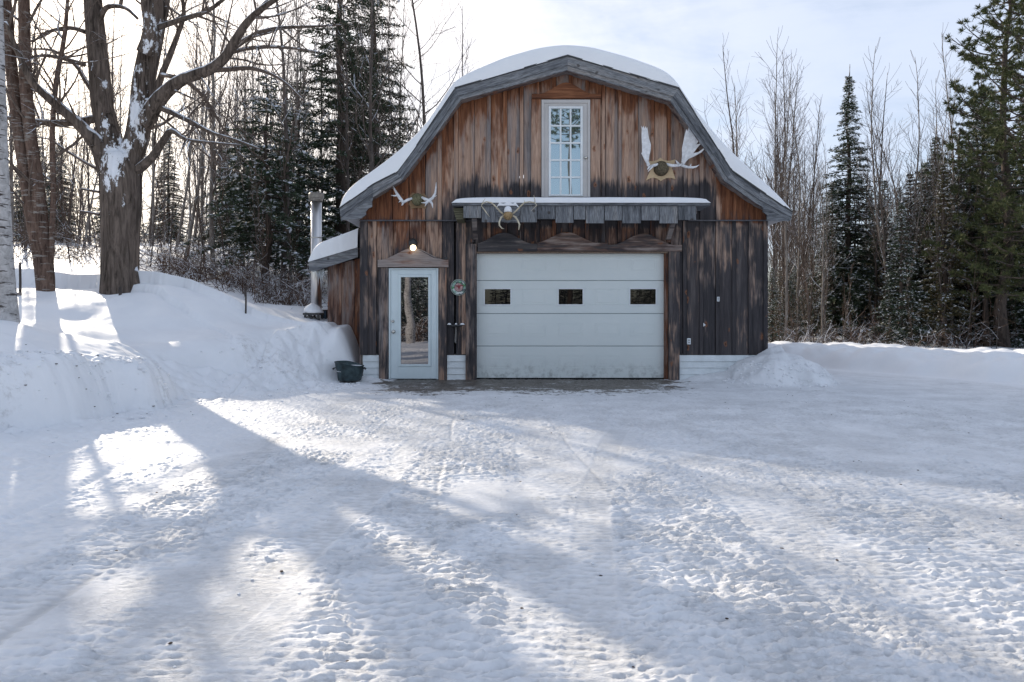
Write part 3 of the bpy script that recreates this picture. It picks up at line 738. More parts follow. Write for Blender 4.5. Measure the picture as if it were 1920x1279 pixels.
# --- entry door
ed = empty('entry_door', (0,0,0)); ed.parent = barn; ed.location = Vector((PX(776), Y0, PZ(711)))-barn.location
m = MB(); W(729.5,733,503,711,-.045,.05,m); W(819,822.3,503,711,-.045,.05,m); W(733,819,503,506,-.045,.05,m); m.build('door_frame', PAINT, ed, bevel=.003)
m = MB(); W(733.3,747,506.3,710,-.028,.02,m); W(808.5,818.7,506.3,710,-.028,.02,m); W(747,808.5,506.3,515,-.028,.02,m); W(747,808.5,687,710,-.028,.02,m); m.build('door_slab', PAINT, ed, bevel=.004)
m = MB(); W(747.2,752,515.2,686.8,-.042,.0,m); W(803.3,808.3,515.2,686.8,-.042,.0,m); W(752,803.3,515.2,520,-.042,.0,m); W(752,803.3,682.8,686.8,-.042,.0,m); m.build('window_frame', PAINT, ed, bevel=.005)
m = MB(); W(752,803.3,520,682.8,-.012,-.004,m); m.build('glass', GLASSD, ed)
knob(738.5,622,ed,'knob',.034,-.028); knob(737.5,602.5,ed,'deadbolt',.026,-.028)
m = MB(); W(729.5,822.3,711.2,714,-.09,.05,m); m.build('threshold', DARKM, ed)

# --- garage door
gd = empty('garage_door', (0,0,0)); gd.parent = barn; gd.location = Vector((PX(1070), Y0+.10, 0))-barn.location
YG = Y0+.10
def G(x0, x1, y0, y1, d0, d1, mb): mb.box((x0-960)/FPX*YG, (x1-960)/FPX*YG, YG+d0, YG+d1, CH-(y1-HZ)/FPX*YG, CH-(y0-HZ)/FPX*YG)
rows_ = [(474,525.6),(526.8,587.4),(588.6,648.4),(649.6,708.5)]
cols_ = [(911,958),(978,1024),(1047,1093),(1116,1162),(1183,1231)]
prow = [(484,508),(542,571),(606,630),(666,691)]
for ri, (a, b_) in enumerate(rows_):
    m = MB()
    if ri != 1: G(894,1247,a,b_,0,.04,m)
    else:
        ops = [(908.5,957.5),(1047,1093),(1181,1230)]
        G(894,1247,a,542,0,.04,m); G(894,1247,571,b_,0,.04,m)
        xx = 894
        for o0, o1 in ops: G(xx,o0,542,571,0,.04,m); xx = o1
        G(xx,1247,542,571,0,.04,m)
    for ci, (c0, c1) in enumerate(cols_):
        if ri == 1 and ci in (0,2,4): continue
        r0, r1 = prow[ri]
        for (p0,p1,q0,q1) in ((c0,c1,r0,r0+1.3),(c0,c1,r1-1.3,r1),(c0,c0+1.3,r0+1.3,r1-1.3),(c1-1.3,c1,r0+1.3,r1-1.3)):
            G(p0,p1,q0,q1,-.0035,.002,m)
        G(c0+4,c1-4,r0+4,r1-4,-.004,.002,m)
    m.build('door_section', GPAINT, gd, bevel=.0035)
JG = simple('joint_grey', (.25,.29,.3), .6, .1)
for q_ in (525.7,587.5,648.5):
    m = MB(); G(894,1247,q_,q_+1,.012,.035,m); m.build('section_joint', JG, gd)
for o0, o1 in ((908.5,957.5),(1047,1093),(1181,1230)):
    wn = MB()
    G(o0-2,o1+2,540,542.3,-.014,.03,wn); G(o0-2,o1+2,570.7,573,-.014,.03,wn); G(o0-2,o0+.6,542.3,570.7,-.014,.03,wn); G(o1-.6,o1+2,542.3,570.7,-.014,.03,wn)
    w_ = wn.build('window_frame', WHITE, gd, bevel=.002)
    g_ = MB(); G(o0+.6,o1-.6,542.3,570.7,.012,.02,g_); g_.build('glass', GLASSG, gd)
m = MB(); G(894,1247,708.6,712.5,.0,.03,m); m.build('bottom_seal', RUBBER, gd)

# --- awning shelf over the garage door
YA = 12.62
def A3(x0,x1,y0,y1,ya,yb_,mb,bid=0.0): mb.box(PX(x0,YA), PX(x1,YA), ya, yb_, PZ(y1,YA), PZ(y0,YA), bid)
aw = empty('awning', (0,0,0)); aw.parent = barn; aw.location = Vector((PX(1088,YA), YA, PZ(390,YA)))-barn.location
m = MB(); A3(848,1331,380.5,385.5,YA-.03,Y0-.055,m,.2); m.build('awning_deck', GREYX, aw)
fr = [(869,903,408.5),(903.3,944,416.5),(944.3,975.5,417),(975.8,1007.6,416.5),(1008,1041.4,410.5),(1041.8,1076,417.5),(1076.3,1098.5,411.5),(1098.8,1133.6,418.3),(1134,1167.3,413),(1167.6,1202.7,418.3),(1203,1237,413),(1237.3,1271.7,418.5),(1272,1306,412.5)]
for k, (a, b_, yb2) in enumerate(fr):
    m = MB(); A3(a, b_-.9, 386, yb2, YA+.0+.012*(k%2), YA+.03+.012*(k%2), m, .07*k+.05); m.build('fringe_board', GREYZ, aw)
for x in (872, 1080, 1300):
    m = MB(); m.box(PX(x,YA), PX(x,YA)+.08, YA+.05, Y0-.055, PZ(400,YA), PZ(386,YA), .3); m.build('awning_joist', WOODH, aw, attrs=A_const(.3,.6))
for x in (884, 1262):                      # diagonal braces
    m = MB(); X0 = PX(x,YA)
    d = Vector((0, Y0-.06-(YA+.06), -.40)); 
    p = [(X0,YA+.05,PZ(408,YA)),(X0+.09,YA+.05,PZ(408,YA)),(X0+.09,YA+.16,PZ(408,YA)),(X0,YA+.16,PZ(408,YA))]
    e = [(X0,Y0-.17,PZ(450)),(X0+.09,Y0-.17,PZ(450)),(X0+.09,Y0-.055,PZ(450)),(X0,Y0-.055,PZ(450))]
    m.add(p+e, [(0,1,2,3),(4,7,6,5),(0,4,5,1),(1,5,6,2),(2,6,7,3),(3,7,4,0)], .4); m.build('brace', WOODH, aw, attrs=A_const(.3,.45))
m = MB()
for k in range(5): m.box(PX(849+k*1.2,YA), PX(868,YA), YA+.1+.0*k, Y0-.055, PZ(388.5+k*4.4+3.6,YA), PZ(388.5+k*4.4,YA), .1*k)
m.build('end_board', simple('mossy_board', (.12,.115,.075), .8, .4, 12, .2, 0, 0, (.2,1,1)), aw)
def rounded_slab(x0, x1, y0, y1, z0, z1, seed, r=.05):
    mb = MB(); nu, nv = 60, 12; vs = []; fs = []
    for j in range(nv+1):
        a = math.pi*j/nv
        for i in range(nu+1):
            t = i/nu; u = 1-abs(2*t-1)**14
            cy = (y0+y1)/2; hy = (y1-y0)/2
            ca = math.cos(a); sa = math.sin(a)
            yy = cy-hy*math.copysign(abs(ca)**.25, ca); zz = z0+(z1-z0)*(abs(sa)**.30)*max(.0,u)**.4
            vs.append((x0+(x1-x0)*t, yy, zz+.006*float(pn(t*9, j*.5, seed))*sa))
    for j in range(nv):
        for i in range(nu):
            q = j*(nu+1)+i; fs.append((q, q+1, q+nu+2, q+nu+1))
    n0 = len(vs); mb.add(vs, fs); return mb
o = rounded_slab(PX(847,YA), PX(1331.5,YA), YA-.05, Y0-.06, PZ(381,YA), PZ(369.5,YA), 4).build('awning_snow', SNOW, None, smooth=True)
tag(o, 'narrow white strip of snow lying along the awning over the garage door', 'snow')

# ================================================================ LEAN-TO (part of the barn)
YL = 14.2
def conL(pts): return [(PX(a,YL), PZ(b,YL)) for a, b in pts]
m = MB(); xx = PX(614,YL); xe = PX(676)-.01; k = 0
while xx < xe-.02:
    w = min(.27, xe-xx); m.vstrip(xx+.003, xx+w-.003, YL, YL+.05, .2, PZ(500-(xx-PX(614,YL))/(xe-PX(614,YL))*20,YL), PZ(500-(xx+w-PX(614,YL))/(xe-PX(614,YL))*20,YL), .15+.2*k); 
    m.vstrip(xx+w-.03, xx+w+.025, YL-.02, YL+.0, .2, PZ(490,YL), PZ(490,YL), .1+.17*k); xx += w; k += 1
for j in range(12): m.box(PX(614,YL), PX(614,YL)+.03, YL+.06+j*.3, YL+.05+j*.3+.3, .2, PZ(500,YL), .05*j)
m.build('lean_to_wall', WOOD, barn, attrs=A_const(.72,.42))
m = MB(); m.prism(conL([(585,493),(676,466),(676,484),(593,511),(586,508)]), YL-.25, YL-.21, .4); m.build('lean_to_fascia', GREYX, barn)
m = MB(); m.prism([(x,z-.0) for x,z in conL([(586,492),(676,466.5),(676,474),(590,500)])], YL-.20, YL+3.6, .1); m.build('lean_to_roof', simple('lean_deck', (.06,.055,.05), .8, .3), barn)
o = loft_snow('lean_to_snow', conL([(585,493),(620,482.6),(650,473.7),(676,466)]), conL([(584,491),(586,483),(593,468),(603,458),(625,449),(650,440),(676,430)]), YL-.25, YL+3.5, 20, 50, .08, 9)
tag(o, 'rounded snow layer on the small lean-to roof left of the barn', 'snow')

# ================================================================ THINGS ON AND BY THE BARN
# wall lamp (lit)
wl = empty('wall_lamp', (PX(776), Y0-.1, PZ(462)), 'round dark wall lamp with a glowing bulb above the entry door', 'lamp')
m = MB(); m.lathe([(.005,0),(.085,-.005),(.09,-.03),(.075,-.07),(.03,-.10),(.004,-.105)], PX(776), Y0-.10, 24, axis='y', cz=PZ(457)); m.build('hood', DARKM, wl, smooth=True)
em, t, b = mat('lamp_globe', .3, (.9,.85,.75)); b.inputs['Emission Color'].default_value = (1,.80,.52,1); b.inputs['Emission Strength'].default_value = 2.2
m = MB(); c0 = Vector((PX(777), Y0-.17, PZ(466)))
m.lathe([(.004,-.062),(.03,-.055),(.05,-.035),(.060,0),(.05,.035),(.03,.055),(.004,.062)], c0.x, c0.y, 20, axis='y', cz=c0.z); m.build('globe', em, wl, smooth=True)
m = MB(); m.tube([(PX(776)+.05,Y0-.09,PZ(466)),(PX(800),Y0-.105,PZ(476)),(PX(815),Y0-.105,PZ(484)),(PX(836),Y0-.106,PZ(486))], .006, 6); m.build('cable', DARKM, wl)
m = MB(); m.box(PX(835),PX(840),Y0-.13,Y0-.10,PZ(487),PZ(482.5)); m.build('junction_box', DARKM, wl)
# round plate
rp = empty('round_plate', (PX(860.5), Y0-.03, PZ(539)), 'round decorative plate of mint and pink glass between the two doors', 'plate')
cz = PZ(539); cx = PX(860.5)
m = MB(); m.lathe([(.002,0),(.145,0),(.158,-.008),(.158,-.016),(.148,-.014),(.146,-.006),(.002,-.006)], cx, Y0-.024, 40, axis='y', cz=cz); m.build('rim', simple('plate_rim', (.42,.48,.44), .3, .2), rp, smooth=False)
pm, t, b = mat('plate_art', .25, (.4,.5,.45), .5)
tc = t.n('ShaderNodeTexCoord').outputs['Object']; vo = t.n('ShaderNodeTexVoronoi', Vector=tc, Scale=16.0)
rr = t.n('ShaderNodeSeparateColor', Color=vo.outputs['Color']).outputs[0]
t.set(b.inputs['Base Color'], t.ramp(rr, [(0,(.10,.30,.14)),(.3,(.28,.42,.36)),(.5,(.10,.13,.13)),(.7,(.55,.60,.58)),(1,(.22,.32,.42))], 'CONSTANT'))
m = MB(); m.lathe([(.002,-.001),(.143,-.001),(.143,-.006),(.002,-.008)], cx, Y0-.031, 40, axis='y', cz=cz); m.build('face', pm, rp)
m = MB(); m.lathe([(.002,-.001),(.082,-.001),(.082,-.006),(.002,-.007)], cx, Y0-.040, 32, axis='y', cz=cz); m.build('center', simple('plate_pink', (.42,.27,.26), .35, .45, 26), rp)
m = MB()
for r_ in (.084,.142):
    m.lathe([(r_-.004,0),(r_+.004,0),(r_+.004,-.006),(r_-.004,-.006),(r_-.004,0)], cx, Y0-.042, 32, axis='y', cz=cz, cap=False)
m.build('ring', DARKM, rp)
m = MB(); m.prism([(cx-.035,cz+.03),(cx+.045,cz+.03),(cx+.005,cz-.045)], Y0-.053, Y0-.047); m.prism([(cx-.075,cz+.035),(cx+.10,cz+.045),(cx+.10,cz+.030),(cx-.06,cz+.018)], Y0-.052, Y0-.047); m.build('emblem', simple('emblem_red', (.22,.045,.05), .4, .3, 30), rp)
# iron hook bracket with snow
hb = empty('iron_bracket', (PX(856), Y0-.03, PZ(610)), 'dark T-shaped iron bracket with bits of snow beside the garage door', 'bracket')
m = MB(); m.tube([(PX(841),Y0-.10,PZ(609)),(PX(848),Y0-.12,PZ(610.5)),(PX(856),Y0-.13,PZ(611)),(PX(864),Y0-.12,PZ(610.5)),(PX(871),Y0-.10,PZ(608.5))],[.012,.02,.026,.02,.012],8); m.tube([(PX(856),Y0-.13,PZ(611)),(PX(856),Y0-.03,PZ(611))],.018,8); m.build('crossbar', DARKM, hb, smooth=True)
m = MB(); m.tube([(PX(855.5),Y0-.05,PZ(611)),(PX(855.3),Y0-.06,PZ(622)),(PX(855),Y0-.055,PZ(632)),(PX(854.5),Y0-.09,PZ(641)),(PX(856),Y0-.12,PZ(643))],[.024,.019,.024,.018,.01],8); m.build('shank', simple('worn_iron',(.16,.15,.14),.5,.4,30), hb, smooth=True)
for x, w in ((843.5,.03),(856,.018),(867.5,.036)):
    m = MB(); m.lathe([(w,PZ(608.8)),(w*.9,PZ(607.2)),(w*.5,PZ(606)),(.003,PZ(605.6))], PX(x), Y0-.11, 12, sx=1.3); m.build('snow_bit', SNOW, hb, smooth=True)
# outlets
def plate(px, py, w, h, label):
    e = empty('outlet_cover', (PX(px), Y0-.03, PZ(py)), label, 'outlet')
    m = MB(); m.box(PX(px)-w/2,PX(px)+w/2,Y0-.035,Y0-.004,PZ(py)-h/2,PZ(py)+h/2); m.build('cover_plate', WHITE, e, bevel=.008)
    m = MB(); m.box(PX(px)-w*.28,PX(px)+w*.28,Y0-.041,Y0-.0355,PZ(py)-h*.32,PZ(py)-h*.06); m.box(PX(px)-w*.28,PX(px)+w*.28,Y0-.041,Y0-.0355,PZ(py)+h*.06,PZ(py)+h*.32); m.build('socket', simple('socket_grey',(.35,.36,.38),.5,.1), e)
plate(1291,640,.072,.12,'white outlet cover low on the dark wall right of the garage door')
plate(1346,561,.05,.092,'small white rounded outlet cover higher on the dark right wall')
m = MB(); m.prism([(PX(1318),PZ(605)),(PX(1318.3),PZ(612.5)),(PX(1323),PZ(609.5))], Y0-.012, Y0-.004); m.build('paper_scrap', WHITE); tag(bpy.data.objects['paper_scrap'],'tiny torn white scrap stuck on the dark wall right of the garage door','scrap')

# ---- antler mounts
def crop(cx, cy, sc, Y):                    # photo-detail coordinates to (x,z) on plane Y
    return lambda a, b: (PX(cx+a/sc, Y), PZ(cy+b/sc, Y))
def curved_plate(poly, Yc, th, bulge, name, matl, par):
    """palm of an antler: outline with real thickness, swept forward away from the wall"""
    import bmesh
    xs_ = [p[0] for p in poly]; cxm = sum(xs_)/len(xs_); zs_ = [p[1] for p in poly]; z0 = min(zs_); z1 = max(zs_)
    n = len(poly); ar = sum(poly[i][0]*poly[(i+1)%n][1]-poly[(i+1)%n][0]*poly[i][1] for i in range(n))
    if ar < 0: poly = poly[::-1]
    bm = bmesh.new(); vs = [bm.verts.new((x, Yc, z)) for x, z in poly]; f = bm.faces.new(vs)
    r = bmesh.ops.extrude_face_region(bm, geom=[f]); 
    for v in [e for e in r['geom'] if isinstance(e, bmesh.types.BMVert)]: v.co.y += th
    bmesh.ops.triangulate(bm, faces=bm.faces[:]); bmesh.ops.subdivide_edges(bm, edges=bm.edges[:], cuts=1)
    for v in bm.verts:
        t = (v.co.z-z0)/(z1-z0); v.co.y -= bulge*t*t; v.co.y -= .4*bulge*((v.co.x-cxm)/.12)**2*.5
    bmesh.ops.recalc_face_normals(bm, faces=bm.faces[:])
    me = bpy.data.meshes.new(name); pl = parent_loc(par)
    for v in bm.verts: v.co -= pl
    bm.to_mesh(me); bm.free(); me.materials.append(matl); o = bpy.data.objects.new(name, me); COL.objects.link(o); o.parent = par
    return o
YM = Y0-.06
C = crop(1180,220,7.994,YM)
mo = empty('moose_antlers', (*[C(475,770)[0]], YM, C(475,770)[1]), 'wide palmed moose antlers on a pale tan plaque under the right roof slope', 'antlers')
m = MB(); m.prism([C(*p) for p in [(275,655),(360,660),(420,640),(465,603),(520,640),(600,655),(690,628),(680,690),(640,760),(660,830),(692,928),(620,908),(560,912),(515,930),(470,955),(430,925),(380,905),(320,912),(252,945),(280,870),(318,800),(310,730),(290,690)]], YM-.0, YM+.035); m.build('plaque', PLQ, mo, bevel=.004)
m = MB(); q = C(475,772); m.lathe([(.145,0),(.14,-.06),(.115,-.11),(.07,-.145),(.004,-.155)], q[0], YM, 24, axis='y', cz=q[1]); m.build('skull_cap', FUR, mo, smooth=True)
curved_plate([C(*p) for p in [(150,230),(140,185),(165,215),(175,180),(190,225),(205,185),(215,220),(230,200),(240,240),(262,340),(296,440),(296,520),(280,600),(272,680),(295,730),(262,745),(225,680),(180,590),(160,560),(175,545),(170,450),(155,330)]], YM-.10, .018, .16, 'palm', BONE, mo)
curved_plate([C(*p) for p in [(800,235),(820,262),(845,192),(860,240),(880,200),(888,232),(910,208),(920,250),(960,270),(975,265),(968,310),(985,345),(1050,300),(1010,370),(970,440),(1035,432),(990,480),(935,560),(1000,550),(1110,480),(1040,560),(940,610),(870,640),(830,680),(790,740),(745,700),(755,620),(748,500),(770,400),(785,300)]], YM-.10, .018, .16, 'palm', BONE, mo)
def C3(f, a, b, y): q = f(a, b); return (q[0], y, q[1])
m = MB(); m.tube([C3(C,430,720,YM-.08),C3(C,350,740,YM-.12),C3(C,290,760,YM-.12),C3(C,262,740,YM-.10),C3(C,240,640,YM-.11)],[.03,.028,.024,.024,.02],8)
m.tube([C3(C,290,755,YM-.12),C3(C,260,790,YM-.2),C3(C,228,828,YM-.28)],[.024,.02,.006],8)
m.tube([C3(C,340,745,YM-.12),C3(C,300,790,YM-.2),C3(C,240,855,YM-.27)],[.022,.016,.005],8); m.build('beam', BONE, mo, smooth=True)
m = MB(); m.tube([C3(C,540,720,YM-.08),C3(C,620,745,YM-.12),C3(C,700,745,YM-.14),C3(C,760,735,YM-.12),C3(C,790,690,YM-.11)],[.03,.03,.028,.028,.024],8)
m.tube([C3(C,720,735,YM-.14),C3(C,690,715,YM-.18),C3(C,650,685,YM-.24)],[.022,.02,.005],8)
m.tube([C3(C,760,745,YM-.13),C3(C,810,775,YM-.2),C3(C,860,795,YM-.25),C3(C,868,745,YM-.29)],[.026,.026,.02,.004],8)
m.tube([C3(C,840,785,YM-.23),C3(C,900,795,YM-.26),C3(C,950,785,YM-.28),C3(C,985,762,YM-.30)],[.022,.022,.014,.003],8); m.build('beam', BONE, mo, smooth=True)

YM = Y0-.06; C = crop(720,330,9.84,YM)
ml = empty('moose_antlers', (C(620,440)[0], YM, C(620,440)[1]), 'small branching antlers on a mossy wooden plaque above the entry door', 'antlers')
m = MB(); m.prism([C(*p) for p in [(535,305),(580,325),(660,335),(740,318),(770,360),(800,400),(790,470),(770,530),(785,560),(760,612),(700,590),(620,585),(560,590),(510,608),(480,560),(455,515),(475,470),(465,390),(480,350)]], YM, YM+.035); m.build('plaque', PLQ2, ml, bevel=.004)
m = MB(); q = C(620,440); m.lathe([(.12,0),(.12,-.05),(.10,-.10),(.06,-.13),(.004,-.14)], q[0], YM, 24, axis='y', cz=q[1]); m.build('skull_cap', simple('mossy_fur',(.15,.14,.085),.95,.5,40,.1,0,.01), ml, smooth=True)
m = MB(); m.tube([C3(C,530,430,YM-.10),C3(C,450,465,YM-.13),C3(C,380,510,YM-.15),C3(C,320,440,YM-.14),C3(C,255,340,YM-.13),C3(C,215,270,YM-.13),C3(C,180,185,YM-.12)],[.022,.028,.036,.034,.026,.018,.005],8)
m.tube([C3(C,270,380,YM-.14),C3(C,215,392,YM-.15),C3(C,155,382,YM-.16)],[.022,.014,.003],8); m.tube([C3(C,380,500,YM-.15),C3(C,372,550,YM-.19),C3(C,360,578,YM-.21)],[.03,.018,.004],8); m.tube([C3(C,340,480,YM-.15),C3(C,305,515,YM-.2)],[.02,.004],8); m.build('beam', BONE, ml, smooth=True)
m = MB(); m.tube([C3(C,710,410,YM-.10),C3(C,780,450,YM-.13),C3(C,850,480,YM-.15),C3(C,915,430,YM-.14),C3(C,960,340,YM-.13),C3(C,972,240,YM-.13),C3(C,975,140,YM-.12)],[.022,.03,.038,.03,.022,.015,.004],8)
m.tube([C3(C,930,420,YM-.14),C3(C,990,385,YM-.17)],[.016,.003],8); m.tube([C3(C,840,490,YM-.15),C3(C,780,525,YM-.19),C3(C,715,528,YM-.22)],[.026,.018,.004],8); m.tube([C3(C,830,490,YM-.15),C3(C,800,550,YM-.2),C3(C,780,598,YM-.22)],[.024,.014,.003],8); m.tube([C3(C,870,490,YM-.15),C3(C,910,540,YM-.2),C3(C,925,625,YM-.22)],[.028,.02,.006],8); m.build('beam', BONE, ml, smooth=True)

YB = YA-.03; C = crop(840,360,9.6,YB)
ma = empty('deer_antlers', (C(1080,380)[0], YB, C(1080,380)[1]), 'tan branching antlers and snow-capped skull hung on the awning front', 'antlers')
m = MB(); m.prism([C(*p) for p in [(900,235),(925,205),(1000,222),(1060,205),(1086,165),(1110,205),(1170,222),(1215,200),(1240,240),(1300,300),(1290,420),(1240,450),(1250,520),(1140,540),(1080,560),(1020,540),(930,520),(920,450),(870,410),(865,300)]], YB-.0, YB+.022, .1); m.build('plaque', GREYX, ma, bevel=.003)
m = MB(); m.prism([C(*p) for p in [(860,300),(895,240),(925,196),(1000,215),(1060,196),(1086,150),(1112,196),(1170,215),(1215,190),(1250,240),(1298,300),(1280,305),(1232,250),(900,252),(878,300)]], YB-.035, YB+.02); m.build('snow_ledge', SNOW, ma, bevel=.006)
m = MB(); q = C(1080,430); m.lathe([(.07,.02),(.085,-.03),(.075,-.09),(.055,-.14),(.03,-.17),(.004,-.175)], q[0], YB, 16, axis='y', cz=q[1]); m.build('skull', simple('skull_tan',(.36,.25,.13),.7,.4,30,.2,0,.008), ma, smooth=True)
m = MB(); q = C(1080,335); m.lathe([(.075,-.04),(.072,.0),(.06,.04),(.035,.065),(.003,.072)], q[0], YB-.07, 16); 
m.v = [(x, y, z+q[1]) for x, y, z in m.v]; m.build('snow_cap', SNOW, ma, smooth=True)
m = MB()
m.tube([C3(C,1010,420,YB-.07),C3(C,940,370,YB-.12),C3(C,860,290,YB-.2),C3(C,790,235,YB-.26),C3(C,700,222,YB-.30),C3(C,630,265,YB-.33),C3(C,615,310,YB-.34)],[.017,.015,.014,.013,.011,.009,.006],7)
m.tube([C3(C,625,270,YB-.33),C3(C,650,225,YB-.35),C3(C,685,175,YB-.36)],[.009,.007,.003],6); m.tube([C3(C,620,310,YB-.34),C3(C,680,390,YB-.36),C3(C,760,500,YB-.37)],[.008,.010,.003],6)
m.tube([C3(C,1015,430,YB-.07),C3(C,955,480,YB-.13),C3(C,925,570,YB-.18),C3(C,930,630,YB-.2),C3(C,970,680,YB-.22),C3(C,1015,692,YB-.22)],[.018,.017,.015,.014,.010,.003],7); m.build('beam', BONE2, ma, smooth=True)
m = MB()
m.tube([C3(C,1140,420,YB-.07),C3(C,1210,375,YB-.12),C3(C,1290,300,YB-.2),C3(C,1370,235,YB-.26),C3(C,1460,225,YB-.30),C3(C,1550,245,YB-.33),C3(C,1585,290,YB-.34),C3(C,1490,395,YB-.36)],[.017,.015,.014,.013,.012,.011,.008,.003],7)
m.tube([C3(C,1555,240,YB-.33),C3(C,1550,190,YB-.35),C3(C,1530,120,YB-.36)],[.009,.007,.003],6); m.tube([C3(C,1375,235,YB-.26),C3(C,1365,200,YB-.3)],[.009,.003],6)
m.tube([C3(C,1145,430,YB-.07),C3(C,1215,470,YB-.13),C3(C,1255,540,YB-.18),C3(C,1285,610,YB-.2),C3(C,1270,710,YB-.22)],[.018,.018,.017,.016,.008],7); m.build('beam', BONE2, ma, smooth=True)

# ---- metal chimney
YC = 15.0
cx = PX(593,YC); ch = empty('chimney_pipe', (cx, YC, 1.0), 'tall stainless steel stovepipe chimney left of the lean-to', 'chimney')
m = MB(); m.lathe([(.118,.6),(.118,PZ(377,YC))], cx, YC, 28); m.build('pipe', STEEL, ch, smooth=True)
m = MB(); m.lathe([(.13,PZ(378,YC)),(.15,PZ(375,YC)),(.15,PZ(373,YC)),(.165,PZ(372.5,YC)),(.168,PZ(364.5,YC)),(.15,PZ(362.5,YC)),(.02,PZ(361.5,YC))], cx, YC, 28); m.build('cap', simple('cap_steel',(.22,.20,.18),.5,.3,8,.5,.7), ch)
m = MB()
for py in (446,): m.lathe([(.118,PZ(py+1,YC)),(.124,PZ(py+.8,YC)),(.124,PZ(py-.8,YC)),(.118,PZ(py-1,YC))], cx, YC, 28, cap=False)
m.build('clamp_band', simple('band_steel',(.5,.48,.45),.4,.2,8,.5,1), ch)
# low snow-capped stand
YS = 14.3
st = empty('low_stand', (PX(592,YS),YS,1.0), 'low dark stand with a domed cap of snow at the foot of the chimney', 'stand')
zt = PZ(588,YS)
m = MB(); m.box(PX(572,YS),PX(603,YS),YS-.16,YS+.2,zt-.03,zt+.01); m.build('top_board', DARKM, st)
for sx in (573.5,584,598):
    for yy in (YS-.13, YS+.14):
        m = MB(); m.box(PX(sx,YS),PX(sx,YS)+.04,yy,yy+.04,.8,zt-.031); m.build('leg', DARKM, st)
m = MB(); m.lathe([(.19,zt+.012),(.195,zt+.04),(.175,zt+.10),(.13,zt+.16),(.07,zt+.19),(.004,zt+.2)], PX(587,YS), YS+.02, 24); m.v = [(x+.02*math.sin(z*30), y, z+.02*math.sin(x*22)*(z-zt)/.2) for x,y,z in m.v]; m.build('snow_cap', SNOW, st, smooth=True)
bn = empty('storage_bin', (PX(606,YS+.25),YS+.25,1.0), 'small blue-grey bin tucked against the lean-to wall behind the stand', 'bin')
m = MB(); m.box(PX(602,YS+.25),PX(612.5,YS+.25),YS+.2,YS+.5,.8,PZ(583,YS+.25)); m.build('body', simple('bin_blue',(.05,.08,.11),.6,.3,8), bn, bevel=.01)
m = MB(); m.box(PX(601,YS+.25),PX(613.5,YS+.25),YS+.19,YS+.52,PZ(583,YS+.25)+.001,PZ(581,YS+.25)); m.build('lid', DARKM, bn, bevel=.005)
# ---- tub
YT = 12.75; tx = PX(655,YT); tz = .045
tb = empty('metal_tub', (tx,YT,tz), 'battered dark green metal tub standing in snow at the barn corner', 'tub')
TM = simple('tub_metal',(.035,.055,.06),.5,.6,9,.4,.3,.004)
m = MB(); h_ = .30; prof = [(.205,0),(.215,.01),(.235,.12),(.238,.135),(.240,.15),(.262,.25),(.262,h_),(.274,h_+.008),(.274,h_+.018),(.262,h_+.022),(.25,h_+.01),(.245,.2),(.22,.08),(.01,.07)]
m.lathe([(r,z+tz) for r,z in prof], tx, YT, 40); m.v = [(tx+(x-tx)*1.0+.012*math.sin(z*9), y, z+(z-tz)/h_*(.012*math.cos((x-tx)*11+1)-.035*(x-tx)/.27)) for x,y,z in m.v]; m.build('body', TM, tb, smooth=True)
for s in (-1,1):
    m = MB(); X_ = tx+s*.262; m.tube([(X_,YT-.07,tz+.235),(X_+s*.035,YT-.06,tz+.22),(X_+s*.04,YT,tz+.20),(X_+s*.035,YT+.06,tz+.22),(X_,YT+.07,tz+.235)],.009,8); m.build('handle', DARKM, tb, smooth=True)
m = MB(); m.tube([(tx+.235*math.cos(a), YT+.235*math.sin(a), tz+h_*.86) for a in np.linspace(0.2,2.9,14)],.012,6); m.v=[(x,y,z) for x,y,z in m.v]; m.lathe([(.238,tz+.17),(.232,tz+.20),(.15,tz+.215),(.004,tz+.21)], tx, YT, 24); m.build('snow_fill', SNOW, tb, smooth=True)
# ---- stakes in the snow
def stake(px, y0_, y1_, Y, r, label, extra=None):
    e = empty('wooden_stake', (PX(px,Y),Y,PZ(y1_,Y)), label, 'stake')
    z0 = H(PX(px,Y),Y)-.2
    m = MB(); m.tube([(PX(px,Y),Y,z0),(PX(px+.6,Y),Y,PZ((y0_+y1_)/2,Y)),(PX(px,Y),Y,PZ(y0_,Y))],[r,r,r*.9],8); m.build('shaft', simple('stake_wood',(.06,.05,.045),.8,.3), e)
    if extra: extra(e)
stake(460.5,537,595,13.4,.018,'thin dark stake standing alone in the snow mound left of the chimney')
def brd(e):
    m = MB(); m.box(PX(24,13),PX(43,13),12.93,12.97,PZ(557,13),PZ(549,13)); m.build('cross_board', WOODH, e, attrs=A_const(.1,.4))
stake(37.5,492,569,13,.022,'thin dark stake with a short cross board beside the birch', brd)
stake(225,538,553,13.3,.03,'short dark stub poking from snow at the foot of the big maple')

# ---- icicles under the left eave of the lean-to
for k in range(6):
    x = PX(597+2.6*k,YL); L = (.12,.30,.18,.42,.25,.15)[k]
    m = MB(); zt_ = PZ(509-.28*2.6*k,YL)
    m.tube([(x,YL-.12,zt_),(x,YL-.12,zt_-L*.5),(x+.004,YL-.12,zt_-L)],[.014,.009,.002],6)
    o = m.build('icicle', m_ice if False else simple('ice_%d'%k,(.62,.68,.72),.15,.05,3,.6), None, smooth=True); tag(o, 'clear icicle hanging from the lean-to eave beside the chimney pipe', 'icicle', 'icicles hanging from the lean-to eave')

